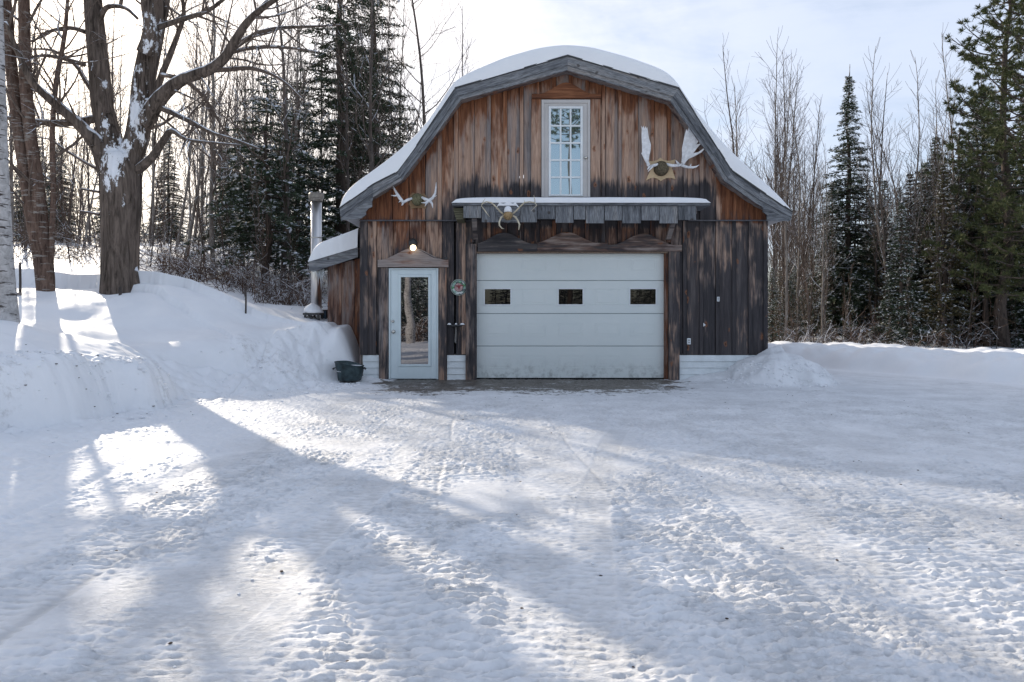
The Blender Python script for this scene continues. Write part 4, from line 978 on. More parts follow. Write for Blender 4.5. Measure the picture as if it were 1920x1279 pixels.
# ================================================================ TREES
def rv(s=1.0): return Vector((random.gauss(0,s), random.gauss(0,s), random.gauss(0,s)))
class Tree:
    """collects trunk tubes (thick) and crown tubes (thin)"""
    def __init__(s): s.tr = MB(); s.cr = MB(); s.cnt = 0
    def limb(s, pts, rad, trunk=None, n=None):
        r = max(rad) if hasattr(rad, '__len__') else rad
        if trunk is None: trunk = r > .055
        if n is None: n = 12 if r > .15 else 7 if r > .05 else 5 if r > .02 else 3
        (s.tr if trunk else s.cr).tube(pts, rad, n, cap=r > .02)
    def grow(s, p, d, L, r, depth, up=.12, wig=.16, spread=.75, rmin=.004, dens=1.0, maxn=99999):
        n = max(3, min(9, int(L/.22))) if depth else max(8, int(L/.5))
        pts = [Vector(p)]; d = Vector(d).normalized(); rr = [r]; dirs = [d.copy()]
        rend = max(rmin, r*(.28 if depth else .12))
        for i in range(n):
            d = (d+rv(wig)*.6+Vector((0,0,up))*(.35)).normalized()
            pts.append(pts[-1]+d*L/n); rr.append(r+(rend-r)*(i+1)/n); dirs.append(d.copy())
        s.limb(pts, rr); s.cnt += n
        if r < rmin*1.6 or depth >= 4 or s.cnt > maxn: return
        k = int((3.2+L*2.0)*dens) if depth else 0
        for j in range(k):
            t = random.uniform(.22, 1.0); f = t*n; i = min(n-1, int(f)); q = pts[i].lerp(pts[i+1], f-i)
            dd = dirs[i]; o = dd.orthogonal(); o.rotate(Matrix.Rotation(random.uniform(0,6.283), 3, dd))
            nd = (dd*(1-.25*spread)+o*spread*random.uniform(.6,1.1)).normalized()
            cr = (rr[i]+(rr[i+1]-rr[i])*(f-i))
            s.grow(q, nd, L*random.uniform(.32,.62)*(1.1-.4*t), max(rmin, cr*random.uniform(.4,.65)), depth+1, up, wig*1.1, spread, rmin, dens, maxn)
def bare_tree(seed, Ht, r0, first=.35, blen=.28, rmin=.006, dens=1.0, lean=.03, nb=26, up=.25, fork=False, angle=.7):
    random.seed(seed); T = Tree()
    n = 14; pts = [Vector((0,0,-.3))]; d = Vector((random.gauss(0,lean), random.gauss(0,lean), 1)).normalized(); rr = [r0*1.15]
    for i in range(n):
        d = (d+rv(.035)+Vector((0,0,.03))).normalized(); pts.append(pts[-1]+d*(Ht+.3)/n); rr.append(r0*(1-.93*((i+1)/n)**.9)+.004)
    T.limb(pts, rr, True, 8)
    for k in range(nb):
        t = first+(1-first)*(k+random.random())/nb; t = min(.985, t); f = t*n; i = min(n-1,int(f)); q = pts[i].lerp(pts[i+1], f-i)
        a = random.uniform(0,6.283); e = angle*random.uniform(.6,1.3)
        dd = Vector((math.cos(a)*math.sin(e), math.sin(a)*math.sin(e), math.cos(e)))
        T.grow(q, dd, Ht*blen*(1.15-t)*random.uniform(.5,1.15)+.3, max(rmin*1.5, rr[i]*random.uniform(.3,.5)), 1, up, .16, .75, rmin, dens)
    return T
def tree_obj(name, T, barkm, twigm, loc=(0,0,0), rz=0, label=None, cat='tree', group=None, att=None):
    e = empty(name, (0,0,0), label, cat, group)
    if T.tr.v: T.tr.build('trunk', barkm, e, smooth=True, attrs=att)
    if T.cr.v: T.cr.build('crown', twigm, e, smooth=False)
    e.location = loc; e.rotation_euler = (0,0,rz); return e
def conifer(seed, Ht, R, first=.06, dz=.19, droop=.25, cards=4, cl=.15, cw=.045, snow=.22, shape=.85, needle=None, gap=.0, dead=0):
    """spruce/fir: whorls of limbs carrying side sprays made of small needle faces, with snow clumps on them"""
    random.seed(seed); rng = np.random.default_rng(seed)
    T = Tree(); n = 10
    pts = [Vector((0,0,-.3))]+[Vector((random.gauss(0,.04), random.gauss(0,.04), Ht*1.035*(i+1)/n)) for i in range(n)]
    r0 = .014*Ht+.02; T.limb(pts, [r0*(1-.95*i/n)+.006 for i in range(n+1)], True, 8)
    C_ = []; D_ = []; S_ = []
    z = Ht*first; 
    while z < Ht*.985:
        t = z/Ht; Lm = R*((1-t)**shape)*(.55+.45*min(1, t/.16))*(1 if t < .75 else .85)+.03
        nb = random.randint(4,7) if t < .9 else 4
        base = random.uniform(0,6.28)
        for k in range(nb):
            if random.random() < gap: continue
            a = base+6.283*k/nb+random.gauss(0,.25); L = Lm*random.uniform(.6,1.18)
            ca, sa = math.cos(a), math.sin(a)
            rise = .35*(t)-.05+random.gauss(0,.08)
            def pt(u): return (ca*L*u, sa*L*u, z+rise*L*u-droop*L*u*u+.10*L*max(0,u-.7))
            m_ = max(3, int(L/.3)); T.limb([pt(i/m_) for i in range(m_+1)], [max(.004,.010+.010*L)*(1-.85*i/m_) for i in range(m_+1)], False, 3)
            if t < dead: continue
            ns = max(3, int(L/.085))
            for j in range(ns):
                u = (j+1)/ns; 
                if u < .18: continue
                P0 = np.array(pt(u)); tl = min(.42, .10+.42*L*(1-u)*.9)*random.uniform(.7,1.2)
                for sgn in (-1,1):
                    da = a+sgn*random.uniform(.6,1.1); dv = np.array([math.cos(da), math.sin(da), random.gauss(-.12,.14)])
                    c = max(2, int(tl/cl*cards*.75*(1 if t < .8 else .7)))
                    us = (np.arange(c)+rng.random(c))/c
                    pc = P0+dv*tl*us[:,None]+rng.normal(0,.018,(c,3))
                    dd = dv+rng.normal(0,.42,(c,3)); C_.append(pc); D_.append(dd)
                    if rng.random() < snow: S_.append(P0+dv*tl*random.uniform(.3,.9))
        z += dz*random.uniform(.7,1.3)*(1 if t < .8 else .6)
    C_ = np.concatenate(C_); D_ = np.concatenate(D_); D_ /= np.linalg.norm(D_, axis=1)[:,None]
    n = len(C_); w = np.cross(D_, rng.normal(0,1,(n,3))*np.array([.5,.5,1])); w /= np.linalg.norm(w, axis=1)[:,None]+1e-9
    l = cl*(.6+.8*rng.random(n))[:,None]*.5; ww = cw*(.5+.9*rng.random(n))[:,None]*.5
    Q = np.stack([C_-D_*l, C_+w*ww-D_*l*.1, C_+D_*l, C_-w*ww-D_*l*.1], 1)
    S = np.array(S_); k = len(S); SQ = []
    if k:
        for rep in range(2):
            dd = rng.normal(0,1,(k,3)); dd[:,2] *= .25; dd /= np.linalg.norm(dd,axis=1)[:,None]
            ww_ = np.cross(dd, np.array([0,0,1.])+rng.normal(0,.35,(k,3))); ww_ /= np.linalg.norm(ww_,axis=1)[:,None]
            l2 = (.035+.07*rng.random(k)**2)[:,None]; c_ = S+np.array([0,0,.03])+rng.normal(0,.02,(k,3))
            SQ.append(np.stack([c_-dd*l2, c_+ww_*l2*.55, c_+dd*l2, c_-ww_*l2*.55], 1))
        SQ = np.concatenate(SQ)
    return T, Q, SQ
def conifer_obj(name, data, needle=NEEDLE, label=None, group=None):
    T, Q, SQ = data; e = empty(name, (0,0,0), label, 'tree', group)
    T.tr.build('trunk', BARK_CON, e, smooth=True)
    fo = quads_mesh('foliage', Q, needle, e)
    T.cr.build('branches', BARK_CON, e)
    if len(SQ): quads_mesh('snow_clumps', SQ, FLAKE, e)
    return e
def pine(seed, Ht, R, first=.25, snow=.25):
    random.seed(seed); rng = np.random.default_rng(seed); T = Tree(); n = 10
    pts = [Vector((0,0,-.3))]+[Vector((random.gauss(0,.05), random.gauss(0,.05), Ht*(i+1)/n)) for i in range(n)]
    T.limb(pts, [.17*(1-.92*i/n)+.01 for i in range(n+1)], True, 9); C_ = []; D_ = []; S_ = []
    z = Ht*first
    while z < Ht*.99:
        t = (z/Ht-first)/(1-first); Lm = R*(1-t)**.7*(.7+.3*min(1,t/.2))+.15
        base = random.uniform(0,6.28)
        for k in range(random.randint(3,5)):
            a = base+6.283*k/4+random.gauss(0,.3); L = Lm*random.uniform(.5,1.2); ca, sa = math.cos(a), math.sin(a)
            rise = .05+.35*t+random.gauss(0,.1)
            def pt(u, side=0.): return (ca*L*u-sa*side, sa*L*u+ca*side, z+rise*L*u-.22*L*u*(1-u)+.22*L*u**3)
            T.limb([pt(i/5) for i in range(6)], [max(.008,.012+.012*L)*(1-.8*i/5) for i in range(6)], False, 4)
            for j in range(max(2, int(L/.20))):
                u = random.uniform(.35,1.0); q = pt(u, random.uniform(-.30,.30)*L*(1.1-u)*1.3); q = np.array(q)+rng.normal(0,.04,3)
                T.limb([pt(u*.85), tuple(q)], [.009,.005], False, 3)
                c = 34; dd = rng.normal(0,1,(c,3))+np.array([ca*.7,sa*.7,.9]); dd /= np.linalg.norm(dd,axis=1)[:,None]
                C_.append(q+dd*.075); D_.append(dd)
                if rng.random() < snow: S_.append(q+np.array([0,0,.05]))
        z += random.uniform(.22,.42)
    C_ = np.concatenate(C_); D_ = np.concatenate(D_); n = len(C_)
    w = np.cross(D_, rng.normal(0,1,(n,3))); w /= np.linalg.norm(w,axis=1)[:,None]
    l = (.07+.05*rng.random(n))[:,None]; ww = .011
    Q = np.stack([C_-D_*l, C_+w*ww, C_+D_*l, C_-w*ww], 1)
    S = np.array(S_); k = len(S); dd = rng.normal(0,1,(k,3)); dd[:,2] *= .2; dd /= np.linalg.norm(dd,axis=1)[:,None]
    ww_ = np.cross(dd, [0,0,1.]); l2 = (.04+.06*rng.random(k))[:,None]
    SQ = np.stack([S-dd*l2, S+ww_*l2*.5, S+dd*l2, S-ww_*l2*.5], 1)
    return T, Q, SQ
def copy_tree(src, loc, rz=0, sc=1.0, label=None, group=None):
    c = src.copy(); COL.objects.link(c); c.location = loc; c.rotation_euler = (0,0,rz); c.scale = (sc,sc,sc)
    if label: c['label'] = label
    if group: c['group'] = group
    elif 'group' in c: del c['group']
    for ch in src.children:
        d = ch.copy(); COL.objects.link(d); d.parent = c
    return c
class Proto:
    """first placement moves the prototype itself; later ones are copies"""
    def __init__(s, e): s.e = e; s.used = False; s.kids = list(e.children)
    def place(s, px, Y, sc=1.0, label=None, group=None, x=None, dz=0, rz=None):
        X_ = PX(px,Y) if x is None else x
        z = H(X_,Y)-.05+dz
        rz = random.uniform(0,6.283) if rz is None else rz
        if not s.used:
            s.used = True; e = s.e; e.location = (X_,Y,z); e.rotation_euler = (0,0,rz); e.scale = (sc,sc,sc)
            if label: e['label'] = label
            if group: e['group'] = group
            elif 'group' in e: del e['group']
            return e
        return copy_tree(s.e, (X_,Y,z), rz, sc, label, group)

# ---- birch at the left edge
random.seed(3); T = Tree(); YBi = 9.0
bp_ = [P(14,625,YBi), P(13,608,YBi), P(9,540,YBi), P(4,450,YBi), P(-2,300,YBi), P(-6,150,YBi), P(-9,0,YBi), P(-9,-250,YBi+.2), P(-16,-500,YBi+.4)]
T.limb(bp_, [.17,.145,.125,.115,.105,.095,.085,.07,.03], True, 16)
base_ = Vector((bp_[1].x, YBi, H(bp_[1].x,YBi)))
for k in range(16):
    f = random.uniform(6.0,7.95); i = int(f); q = bp_[i].lerp(bp_[i+1], f-i); a = random.uniform(0,6.28)
    T.grow(q, (math.cos(a)*.7, math.sin(a)*.7, .9), random.uniform(.8,1.6), .018, 1, .2, .16, .7, .004, .7)
e = empty('birch_tree', base_, 'pale birch trunk with dark bark lines at the left edge', 'tree')
T.tr.build('trunk', BARK_BIRCH, e, smooth=True); T.cr.build('crown', TWIG, e)

# ---- the reddish double-stemmed tree
random.seed(5); T = Tree(); YR = 13.6
def L_(pts, Y, dy=0): return [P(a, b, Y+dy*i) for i, (a, b) in enumerate(pts)]
def smooth_path(pts, rad, k=3):
    pts = [Vector(p) for p in pts]; n = len(pts); op = []; orr = []
    for i in range(n-1):
        p0 = pts[max(0,i-1)]; p1 = pts[i]; p2 = pts[i+1]; p3 = pts[min(n-1,i+2)]
        for j in range(k):
            t = j/k; op.append(.5*((2*p1)+(-p0+p2)*t+(2*p0-5*p1+4*p2-p3)*t*t+(-p0+3*p1-3*p2+p3)*t**3)); orr.append(rad[i]+(rad[i+1]-rad[i])*t)
    op.append(pts[-1]); orr.append(rad[-1]); return op, orr
def twigs(T, pts, rr, n, L, r=.02, depth=1, lo=.2, up=.1, spread=.9, dens=.8, rmin=.004, flat=.6):
    m = len(pts)-1
    for k in range(n):
        f = random.uniform(lo,1)*m; i = min(m-1,int(f)); q = pts[i].lerp(pts[i+1], f-i); d = (pts[i+1]-pts[i]).normalized()
        o = d.orthogonal(); o.rotate(Matrix.Rotation(random.uniform(0,6.283),3,d)); o.y *= flat
        nd = (d*.6+o*spread+Vector((0,0,.15))).normalized(); T.grow(q, nd, L*random.uniform(.45,1.2), min(r, rr[i]*.6)*random.uniform(.6,1), depth, up, .2, .8, rmin, dens)
for pts, rad in (([(88,570),(86,545),(76,480),(62,420),(50,345),(36,250),(24,150),(14,40),(4,-120),(-10,-300)],[.18,.165,.14,.12,.115,.11,.105,.10,.08,.03]),
                 ([(88,565),(88,520),(80,440),(70,345),(58,260),(48,150),(45,0),(42,-150),(50,-330)],[.14,.14,.13,.12,.11,.11,.10,.08,.03]),
                 ([(92,540),(97,450),(100,360),(98,250),(106,150),(122,60),(130,-60)],[.06,.055,.05,.048,.045,.04,.02])):
    p, r_ = smooth_path(L_(pts,YR), rad); T.limb(p, r_, True, 12); twigs(T, p, r_, 16, 1.7, .035, 1, .35)
e = empty('reddish_tree', (PX(88,YR),YR,H(PX(88,YR),YR)), 'reddish brown tree with two leaning stems joined at the base', 'tree')
T.tr.build('trunk', BARK_RED, e, smooth=True); T.cr.build('crown', TWIG, e)

# ---- the big old maple
random.seed(8); T = Tree(); YQ = 14.0
M = 14.0/1280
def add(pts, wpx, dy=0., tw=0, tl=1.4, trunk=None, n=None, lo=.2, r=.03):
    p, rr = smooth_path([P(a,b,YQ+dy*i/(len(pts)-1)*1.0) for i,(a,b) in enumerate(pts)], [w*M/2 for w in wpx])
    T.limb(p, rr, trunk, n)
    if tw: twigs(T, p, rr, tw, tl, r, 1, lo)
    return p, rr
tr0 = add([(226,590),(226,552),(225,520),(226,450),(228,380),(228,330),(226,290)],[80,70,64,64,68,68,56],0,trunk=True,n=22)
add([(218,300),(205,250),(192,200),(186,130),(180,70),(174,0),(166,-110),(150,-250),(160,-380)],[46,40,38,36,34,31,25,17,6],0,12,1.9,True,16,.55)
add([(236,310),(256,262),(264,210),(270,150),(282,90),(296,20),(310,-60),(318,-180),(300,-320)],[46,43,41,40,39,36,31,22,8],.6,14,2.0,True,16,.5)
add([(270,100),(282,60),(276,10),(270,-60),(250,-180)],[28,25,22,18,6],-.3,6,1.6,True,10,.3)
add([(205,320),(190,280),(160,245),(125,212),(85,178),(58,150),(30,90),(10,40)],[44,36,24,20,16,13,9,5],-.9,13,1.3,None,8)
add([(180,222),(150,228),(110,231),(70,228),(20,222),(-30,212)],[16,15,14,12,9,5],.5,8,1.0,None,7)
add([(268,235),(288,200),(312,172),(345,148),(390,132),(420,110),(440,78),(465,40),(500,10),(540,-14),(600,-40)],[34,30,25,22,20,18,16,13,10,8,4],-.8,14,1.6,None,9)
add([(430,95),(455,78),(490,60),(530,52),(580,50),(640,47)],[12,10,9,7,5,3],.4,9,.9)
add([(425,102),(460,92),(510,88),(560,92),(600,98)],[9,8,7,5,3],-.4,8,.8)
add([(395,132),(430,130),(470,128),(510,140),(540,160),(570,190)],[10,9,8,6,5,3],.4,9,.9)
add([(288,200),(300,150),(318,105),(335,60),(345,25),(340,-30),(350,-120)],[14,12,11,9,8,6,4],.6,8,1.2)
add([(275,190),(320,210),(365,232),(400,250),(440,262),(490,280)],[14,11,9,7,5,3],-.5,8,1.0)
add([(300,140),(345,150),(380,180),(400,210),(425,250),(455,275)],[9,8,7,6,4,2],.7,7,.9)
add([(250,325),(284,296),(305,265),(322,245),(350,262),(400,268),(450,272)],[20,16,13,11,7,5,3],-.5,7,.9)
add([(285,205),(350,260),(400,300),(430,320)],[5,4,3,2],.3,5,.7)
add([(178,80),(190,30),(205,12),(235,15),(258,35)],[12,10,9,7,5],-.4,4,.7)
add([(160,60),(130,52),(90,60),(60,80)],[9,8,6,3],.4,6,.9)
add([(160,122),(120,110),(80,104),(40,112)],[9,8,6,3],-.3,6,.8)
add([(185,190),(160,150),(140,120),(100,95),(60,92)],[10,9,8,5,3],.5,6,.9)
add([(188,320),(160,305),(120,280),(95,262),(70,258)],[7,6,5,3,2],-.4,4,.7)
add([(268,60),(300,50),(345,35),(390,20),(430,-10),(470,-40)],[12,11,10,8,6,4],.5,8,1.1)
add([(262,245),(300,235),(330,215),(350,190)],[8,6,4,2],.3,4,.6)
for (a,b) in ((152,360),(150,402)): add([(186,b),(168,b-3),(a,b-6)],[6,5,4])
# roots flaring into the snow
for dx in (-28,-9,12,30): add([(226+dx*.80,500),(226+dx,548),(226+dx*1.15,600)],[14,22,28],-.12,trunk=True,n=10)
e = empty('maple_tree', (PX(226,YQ),YQ,H(PX(226,YQ),YQ)), 'huge old forked maple with furrowed bark and snow plastered in its crotch', 'tree')
def plaster(V):
    px = V[:,0]/V[:,1]*FPX+960; py = HZ-(V[:,2]-CH)/V[:,1]*FPX
    a = np.zeros(len(V))
    def sp(x,y,rx,ry,s=1.): return s*np.exp(-(((px-x)/rx)**2+((py-y)/ry)**2))
    for q in ((208,315,20,56,1.0),(224,280,26,34,1.),(254,225,20,80,1.0),(198,250,12,60,.7),(275,40,12,60,.8),(290,60,14,50,.7),(245,270,14,40,.8),(193,200,9,40,.35),(230,380,8,50,.42),(262,110,10,50,.55),(305,50,16,20,.6),(196,165,9,30,.4)): a = np.maximum(a, sp(*q))
    return {'plaster': a*.78}
T.tr.build('trunk', BARK_MAPLE, e, smooth=True, attrs=plaster); T.cr.build('crown', TWIG, e)

# ---- prototypes
def bt(*a, bark=BARK_BG, twig=TWIG, nm='bare_tree', **k): return Proto(tree_obj(nm, bare_tree(*a, **k), bark, twig))
B1 = bt(21, 13, .075, .28, .22, nb=34, dens=.9, rmin=.005, up=.5, angle=.6)
B2 = bt(22, 11, .058, .30, .22, nb=32, dens=.9, rmin=.005, up=.6, angle=.5, bark=BARK_PALE)
B3 = bt(23, 14, .09, .35, .26, nb=30, dens=.9, rmin=.005, up=.4, angle=.7)
B4 = bt(24, 9, .040, .25, .22, nb=26, dens=.8, rmin=.005, up=.6, angle=.5)
B5 = bt(25, 6, .027, .15, .26, nb=18, dens=.7, up=.5, angle=.6, twig=TWIGR, bark=BARK_BG)
B6 = bt(26, 12, .065, .20, .28, nb=36, dens=.95, rmin=.005, up=.4, angle=.65, bark=BARK_PALE)
B7 = bt(27, 12, .085, .22, .36, nb=26, dens=1.0, rmin=.005, up=.22, angle=.95)
S1 = Proto(conifer_obj('spruce_tree', conifer(31, 11, 2.5, .05, .17, .28, 4, .15, .042, .38, shape=1.02, gap=.10)))
S2 = Proto(conifer_obj('spruce_tree', conifer(32, 9, 2.1, .05, .21, .30, 4, .16, .048, .5, shape=.95, gap=.14)))
S3 = Proto(conifer_obj('hemlock_tree', conifer(33, 15, 2.4, .10, .27, .22, 4, .175, .046, .14, shape=.5, gap=.30)))
S4 = Proto(conifer_obj('hemlock_tree', conifer(34, 6.6, 2.5, .14, .24, .36, 4, .16, .048, .55, shape=.62, gap=.14)))
S5 = Proto(conifer_obj('fir_tree', conifer(35, 8, 1.5, .10, .22, .26, 4, .17, .055, .5, gap=.15), NEEDLEY))
PN = Proto(conifer_obj('pine_tree', pine(36, 13.5, 2.7, .13), NEEDLEP))
PN2 = Proto(conifer_obj('pine_tree', pine(37, 9.5, 1.8, .35, .5), NEEDLEP))

random.seed(99)
# left wood: named trees
S3.place(640, 24, 1.0, 'tall dark hemlock rising above the chimney pipe', rz=.4)
S3.place(700, 27, .98, 'tall hemlock with bare upper trunk close to the barn roof slope', rz=2.6)
S4.place(500, 20, .95, 'broad low hemlock with snowy drooping boughs behind the snow mound', rz=1.1)
S4.place(560, 23, 1.0, 'snowy hemlock crowding behind the chimney pipe', rz=3.1)
S4.place(455, 24, .75, 'small hemlock half hidden left of the broad low one', rz=5.0)
S1.place(665, 30, .9, 'narrow spruce in the shade between the two tall hemlocks', rz=2.)
B7.place(530, 20, 1.0, 'slim bare tree right of the broad low hemlock', rz=1.0)
B7.place(795, 27, 1.36, 'lone bare tree spreading its branches just left of the barn ridge', rz=.5)
B2.place(548, 21, 1.0, 'thin pale bare tree just left of the chimney pipe', rz=2.2)
B1.place(706, 25, 1.02, 'straight dark trunk beside the tall hemlock above the roof slope', rz=4.4)
B4.place(692, 24, 1.1, 'thin straight dark stem by the tall hemlock above the roof slope', rz=1.4)
B6.place(400, 19, 1.0, 'bare tree standing just right of the big maple', rz=3.3)
B2.place(345, 22, 1.0, 'pale thin bare tree seen through the maple limbs', rz=.3)
gl = 'bare trees of the wood behind the left snowbank'
lab = {B1:'tall dark bare tree among the wood behind the left snowbank', B2:'thin pale bare tree among the wood behind the left snowbank', B3:'tall thick-stemmed bare tree among the wood behind the left snowbank', B4:'slender dark bare tree among the wood behind the left snowbank', B5:'short reddish sapling among the wood behind the left snowbank', B6:'branchy pale bare tree among the wood behind the left snowbank'}
for k in range(96):
    Y = 18+34*random.random()**1.2; px = random.uniform(-60, 735)
    if Y < 34 and px < 330 and random.random() < .6: Y += 16
    if Y < 36 and px > 380 and random.random() < .45: continue
    if 170 < px < 290 and Y < 20: continue
    p = random.choice([B1,B2,B2,B3,B4,B4,B5,B5,B5,B6]); p.place(px, Y, random.uniform(.7,1.1), lab[p], gl+(' '+{B1:'tall dark',B2:'thin pale',B3:'thick',B4:'slender dark',B5:'saplings',B6:'branchy pale'}[p]))
for k in range(46):
    Y = 17+14*random.random(); px = random.uniform(-40, 600); B5.place(px, Y, random.uniform(.45,.8), lab[B5], gl+' saplings')
for k in range(12):
    S1.place(random.uniform(-60,640), random.uniform(42,60), random.uniform(.6,.9), 'distant small spruce deep in the wood behind the left snowbank', 'small spruces deep in the left wood')
# behind the barn
B7.place(1372, 33, 1.16, 'airy bare tree with the highest twigs above the right roof slope', rz=1.0)
B2.place(1395, 31, 1.10, 'thin bare tree close right of the airy one over the roof slope', rz=2.)
S1.place(1342, 40, .82, 'dark spruce tip poking above the right roof slope', rz=0)
for k, (px, Y, s, p) in enumerate([(1425,29,.95,B2),(1452,27,1.0,B6),(1470,30,.95,B1),(1488,26,.85,B4),(1415,25,.9,B4),(1500,31,.9,B2),(1440,34,1.0,B3)]):
    p.place(px, Y, s, 'bare tree in the thicket beside the right barn wall', 'bare trees beside the right barn wall')
# right wood: named trees
S1.place(1592, 28, 1.0, 'tall narrow dark spruce standing clear of the right wood', rz=.7)
PN.place(1885, 22, 1.02, 'big tufted pine at the right edge', rz=.6)
PN.place(1945, 20, 1.0, 'tufted pine partly cut by the right edge of the photo', rz=2.1)
PN.place(1835, 30, .86, 'pine standing behind and left of the big tufted pine', rz=3.9)
PN2.place(1800, 27, .9, 'slim pine left of the big tufted pine', rz=1.9)
S2.place(1755, 28, .95, 'snow-speckled spruce right of the pale bare trees', rz=1.9)
B7.place(1640, 27, .88, 'pale bare tree just right of the tall narrow spruce', rz=2.)
B2.place(1668, 25, .98, 'thin leaning pale bare tree in front of the right wood', rz=4.1)
B2.place(1688, 26, 1.02, 'straight thin bare tree in front of the right wood', rz=.9)
B6.place(1785, 24, .92, 'pale bare tree among the snowy spruces on the right', rz=3.)
B4.place(1720, 24, 1.0, 'slender bare tree between the snowy spruces on the right', rz=1.2)
gr = 'conifers of the right wood'
for k in range(18):
    (S2,S5,PN2,S1)[k%4].place(1690+16*k, 23+(k*7%5)*1.9, .55+.4*((k*5)%7)/7, 'layered snowy conifer close behind the far right snowbank', 'conifers close behind the far right snowbank')
for k, (px, Y, p, sc_) in enumerate(((752,31,B6,1.25),(772,28,B2,1.25),(826,30,B3,1.02))):
    p.place(px, Y, sc_, 'fine-twigged bare tree just above the left roof slope', 'fine-twigged bare trees above the left roof slope')
for k in range(26):
    (B2,B4,B6)[k%3].place(360+10.5*k, random.uniform(25,42), random.uniform(.75,1.1), 'thin bare stem between the maple and the barn', 'thin bare stems between the maple and the barn')
for k, px in enumerate((1448,1462,1478,1490,1503,1515,1526,1455,1485)):
    (S2,S5,S1)[k%3].place(px, 25+1.3*k, random.uniform(.26,.42), 'small snowy conifer low in the thicket just right of the barn', 'small conifers low in the thicket by the barn')
for k in range(34):
    (B2,B4,B5,B6,B1)[k%5].place(random.uniform(1425,1545), random.uniform(26,44), random.uniform(.6,.95), 'bare tree in the thicket beside the right barn wall', 'bare trees beside the right barn wall')
labc = {S1:'dark spruce in the dense wood beyond the right snowbank', S2:'snow-speckled spruce in the dense wood beyond the right snowbank', S5:'olive green fir in the dense wood beyond the right snowbank', PN2:'tufted slim pine in the dense wood beyond the right snowbank'}
for k in range(78):
    Y = 25+26*random.random()**1.1; px = random.uniform(1535 if k > 12 else 1450, 2040)
    p = random.choice([S1,S2,S2,S5,S5,PN2]); s = random.uniform(.55,.92)*(1 if px > 1700 else .85)
    if px < 1540: s *= .62
    p.place(px, Y, s, labc[p], gr+{S1:' dark',S2:' snowy',S5:' olive',PN2:' tufted'}[p])
for k in range(60):
    Y = 22+26*random.random(); px = random.uniform(1440, 2040)
    p = random.choice([B2,B4,B6,B5,B1]); p.place(px, Y, random.uniform(.6,.92), {B1:'tall dark',B2:'thin pale',B4:'slender dark',B5:'short reddish',B6:'branchy pale'}[p]+' bare tree in the wood beyond the right snowbank', 'bare trees beyond the right snowbank '+{B1:'tall dark',B2:'thin pale',B4:'slender',B5:'short',B6:'branchy'}[p])
for k in range(26):
    B5.place(random.uniform(1440,2000), random.uniform(21,26), random.uniform(.35,.7), 'short reddish bare tree in the wood beyond the right snowbank', 'bare trees beyond the right snowbank short')
# reflected in the windows: the edge of the wood behind the viewer
for k in range(9):
    (S2,S5,S1)[k%3].place(0, -5.5-.35*(k%3), random.uniform(.42,.55), 'small conifer close behind the viewer, mirrored dark in the entry door glass', 'conifers reflected in the entry door', x=-7.2+.46*k)
for k in range(44):
    x = -17+34*k/43+random.uniform(-.4,.4); Y = random.uniform(-17,-13.5)
    if abs(x+4.0) < .5: Y -= 2.5
    p = random.choice([S1,S2,S5]); p.place(0, Y, random.uniform(.42,.62), 'conifer at the wood edge facing the barn, seen only in its window glass', 'conifers reflected in the windows', x=x)
P3 = Proto(conifer_obj('pine_tree', pine(38, 14.2, 2.1, .80, .1), NEEDLEP)); P3.place(0, -13.0, 1.0, 'high-crowned pine mirrored in the top panes of the loft door', x=3.4)
T = Tree(); T.limb([(0,0,-.3),(.05,0,1.2),(-.22,0,3),(-.05,0,5),(-.25,0,7),(-.2,0,10)],[.30,.27,.24,.2,.15,.05],True,14)
e = empty('birch_tree', (0,0,0), 'pale birch reflected in the glass of the entry door', 'tree'); T.tr.build('trunk', BARK_BIRCH, e, smooth=True); e.location = (-4.32,-2.3,-.05); e.scale = (.62,.62,.75)
gd_ = None

# ---- crumbs of snow rolled down the banks, and bits of bark and twig on the drive
def scatter(name, pts, matl, label, flat=.7, seed=1, kind='stuff'):
    random.seed(seed); mb = MB(); zz_ = height([p[0] for p in pts], [p[1] for p in pts])
    for (x, y, r), z in zip(pts, zz_):
        z = float(z); n = 6; ph = random.random()*6; vs = []
        for (h_, k) in ((-.5,.6),(.1,1.),(.6,.75)):
            for j in range(n):
                a = ph+6.283*j/n+h_; q = r*k*random.uniform(.7,1.25); vs.append((x+q*math.cos(a), y+q*math.sin(a), z+r*flat*h_+r*.15))
        vs.append((x, y, z+r*flat*.95)); fs = [(i*n+j, i*n+(j+1)%n, (i+1)*n+(j+1)%n, (i+1)*n+j) for i in range(2) for j in range(n)]+[(2*n+j, 2*n+(j+1)%n, 3*n) for j in range(n)]
        mb.add(vs, fs)
    o = mb.build(name, matl, None, smooth=False); tag(o, label, name.replace('_',' '), kind=kind); return o
random.seed(77); pts = []
for k in range(620):
    t_ = random.uniform(2.6, 8.8); i = int(t_); p = BANK[i]+(BANK[i+1]-BANK[i])*(t_-i); dn_ = BANK[i+1]-BANK[i]; nn_ = np.array([dn_[1], -dn_[0]])/np.hypot(*dn_)
    o_ = random.expovariate(3.5)-.35 if t_ < 6 else random.uniform(-1.2,.7)
    q = p+nn_*o_; pts.append((q[0], q[1], random.uniform(.008,.022)*(2.0 if random.random() < .12 else 1)))
for k in range(170):
    a = random.uniform(0,6.28); r = random.uniform(.4,1.1); pts.append((5.0+r*math.cos(a), 12.9-abs(r*math.sin(a)), random.uniform(.01,.035)))
for k in range(260): pts.append((random.uniform(-2.5,6), random.uniform(2.2,9), random.uniform(.004,.012)))
scatter('snow_clods', pts, SNOW, 'small clods of snow crumbled along the foot of the banks', .8, 5)
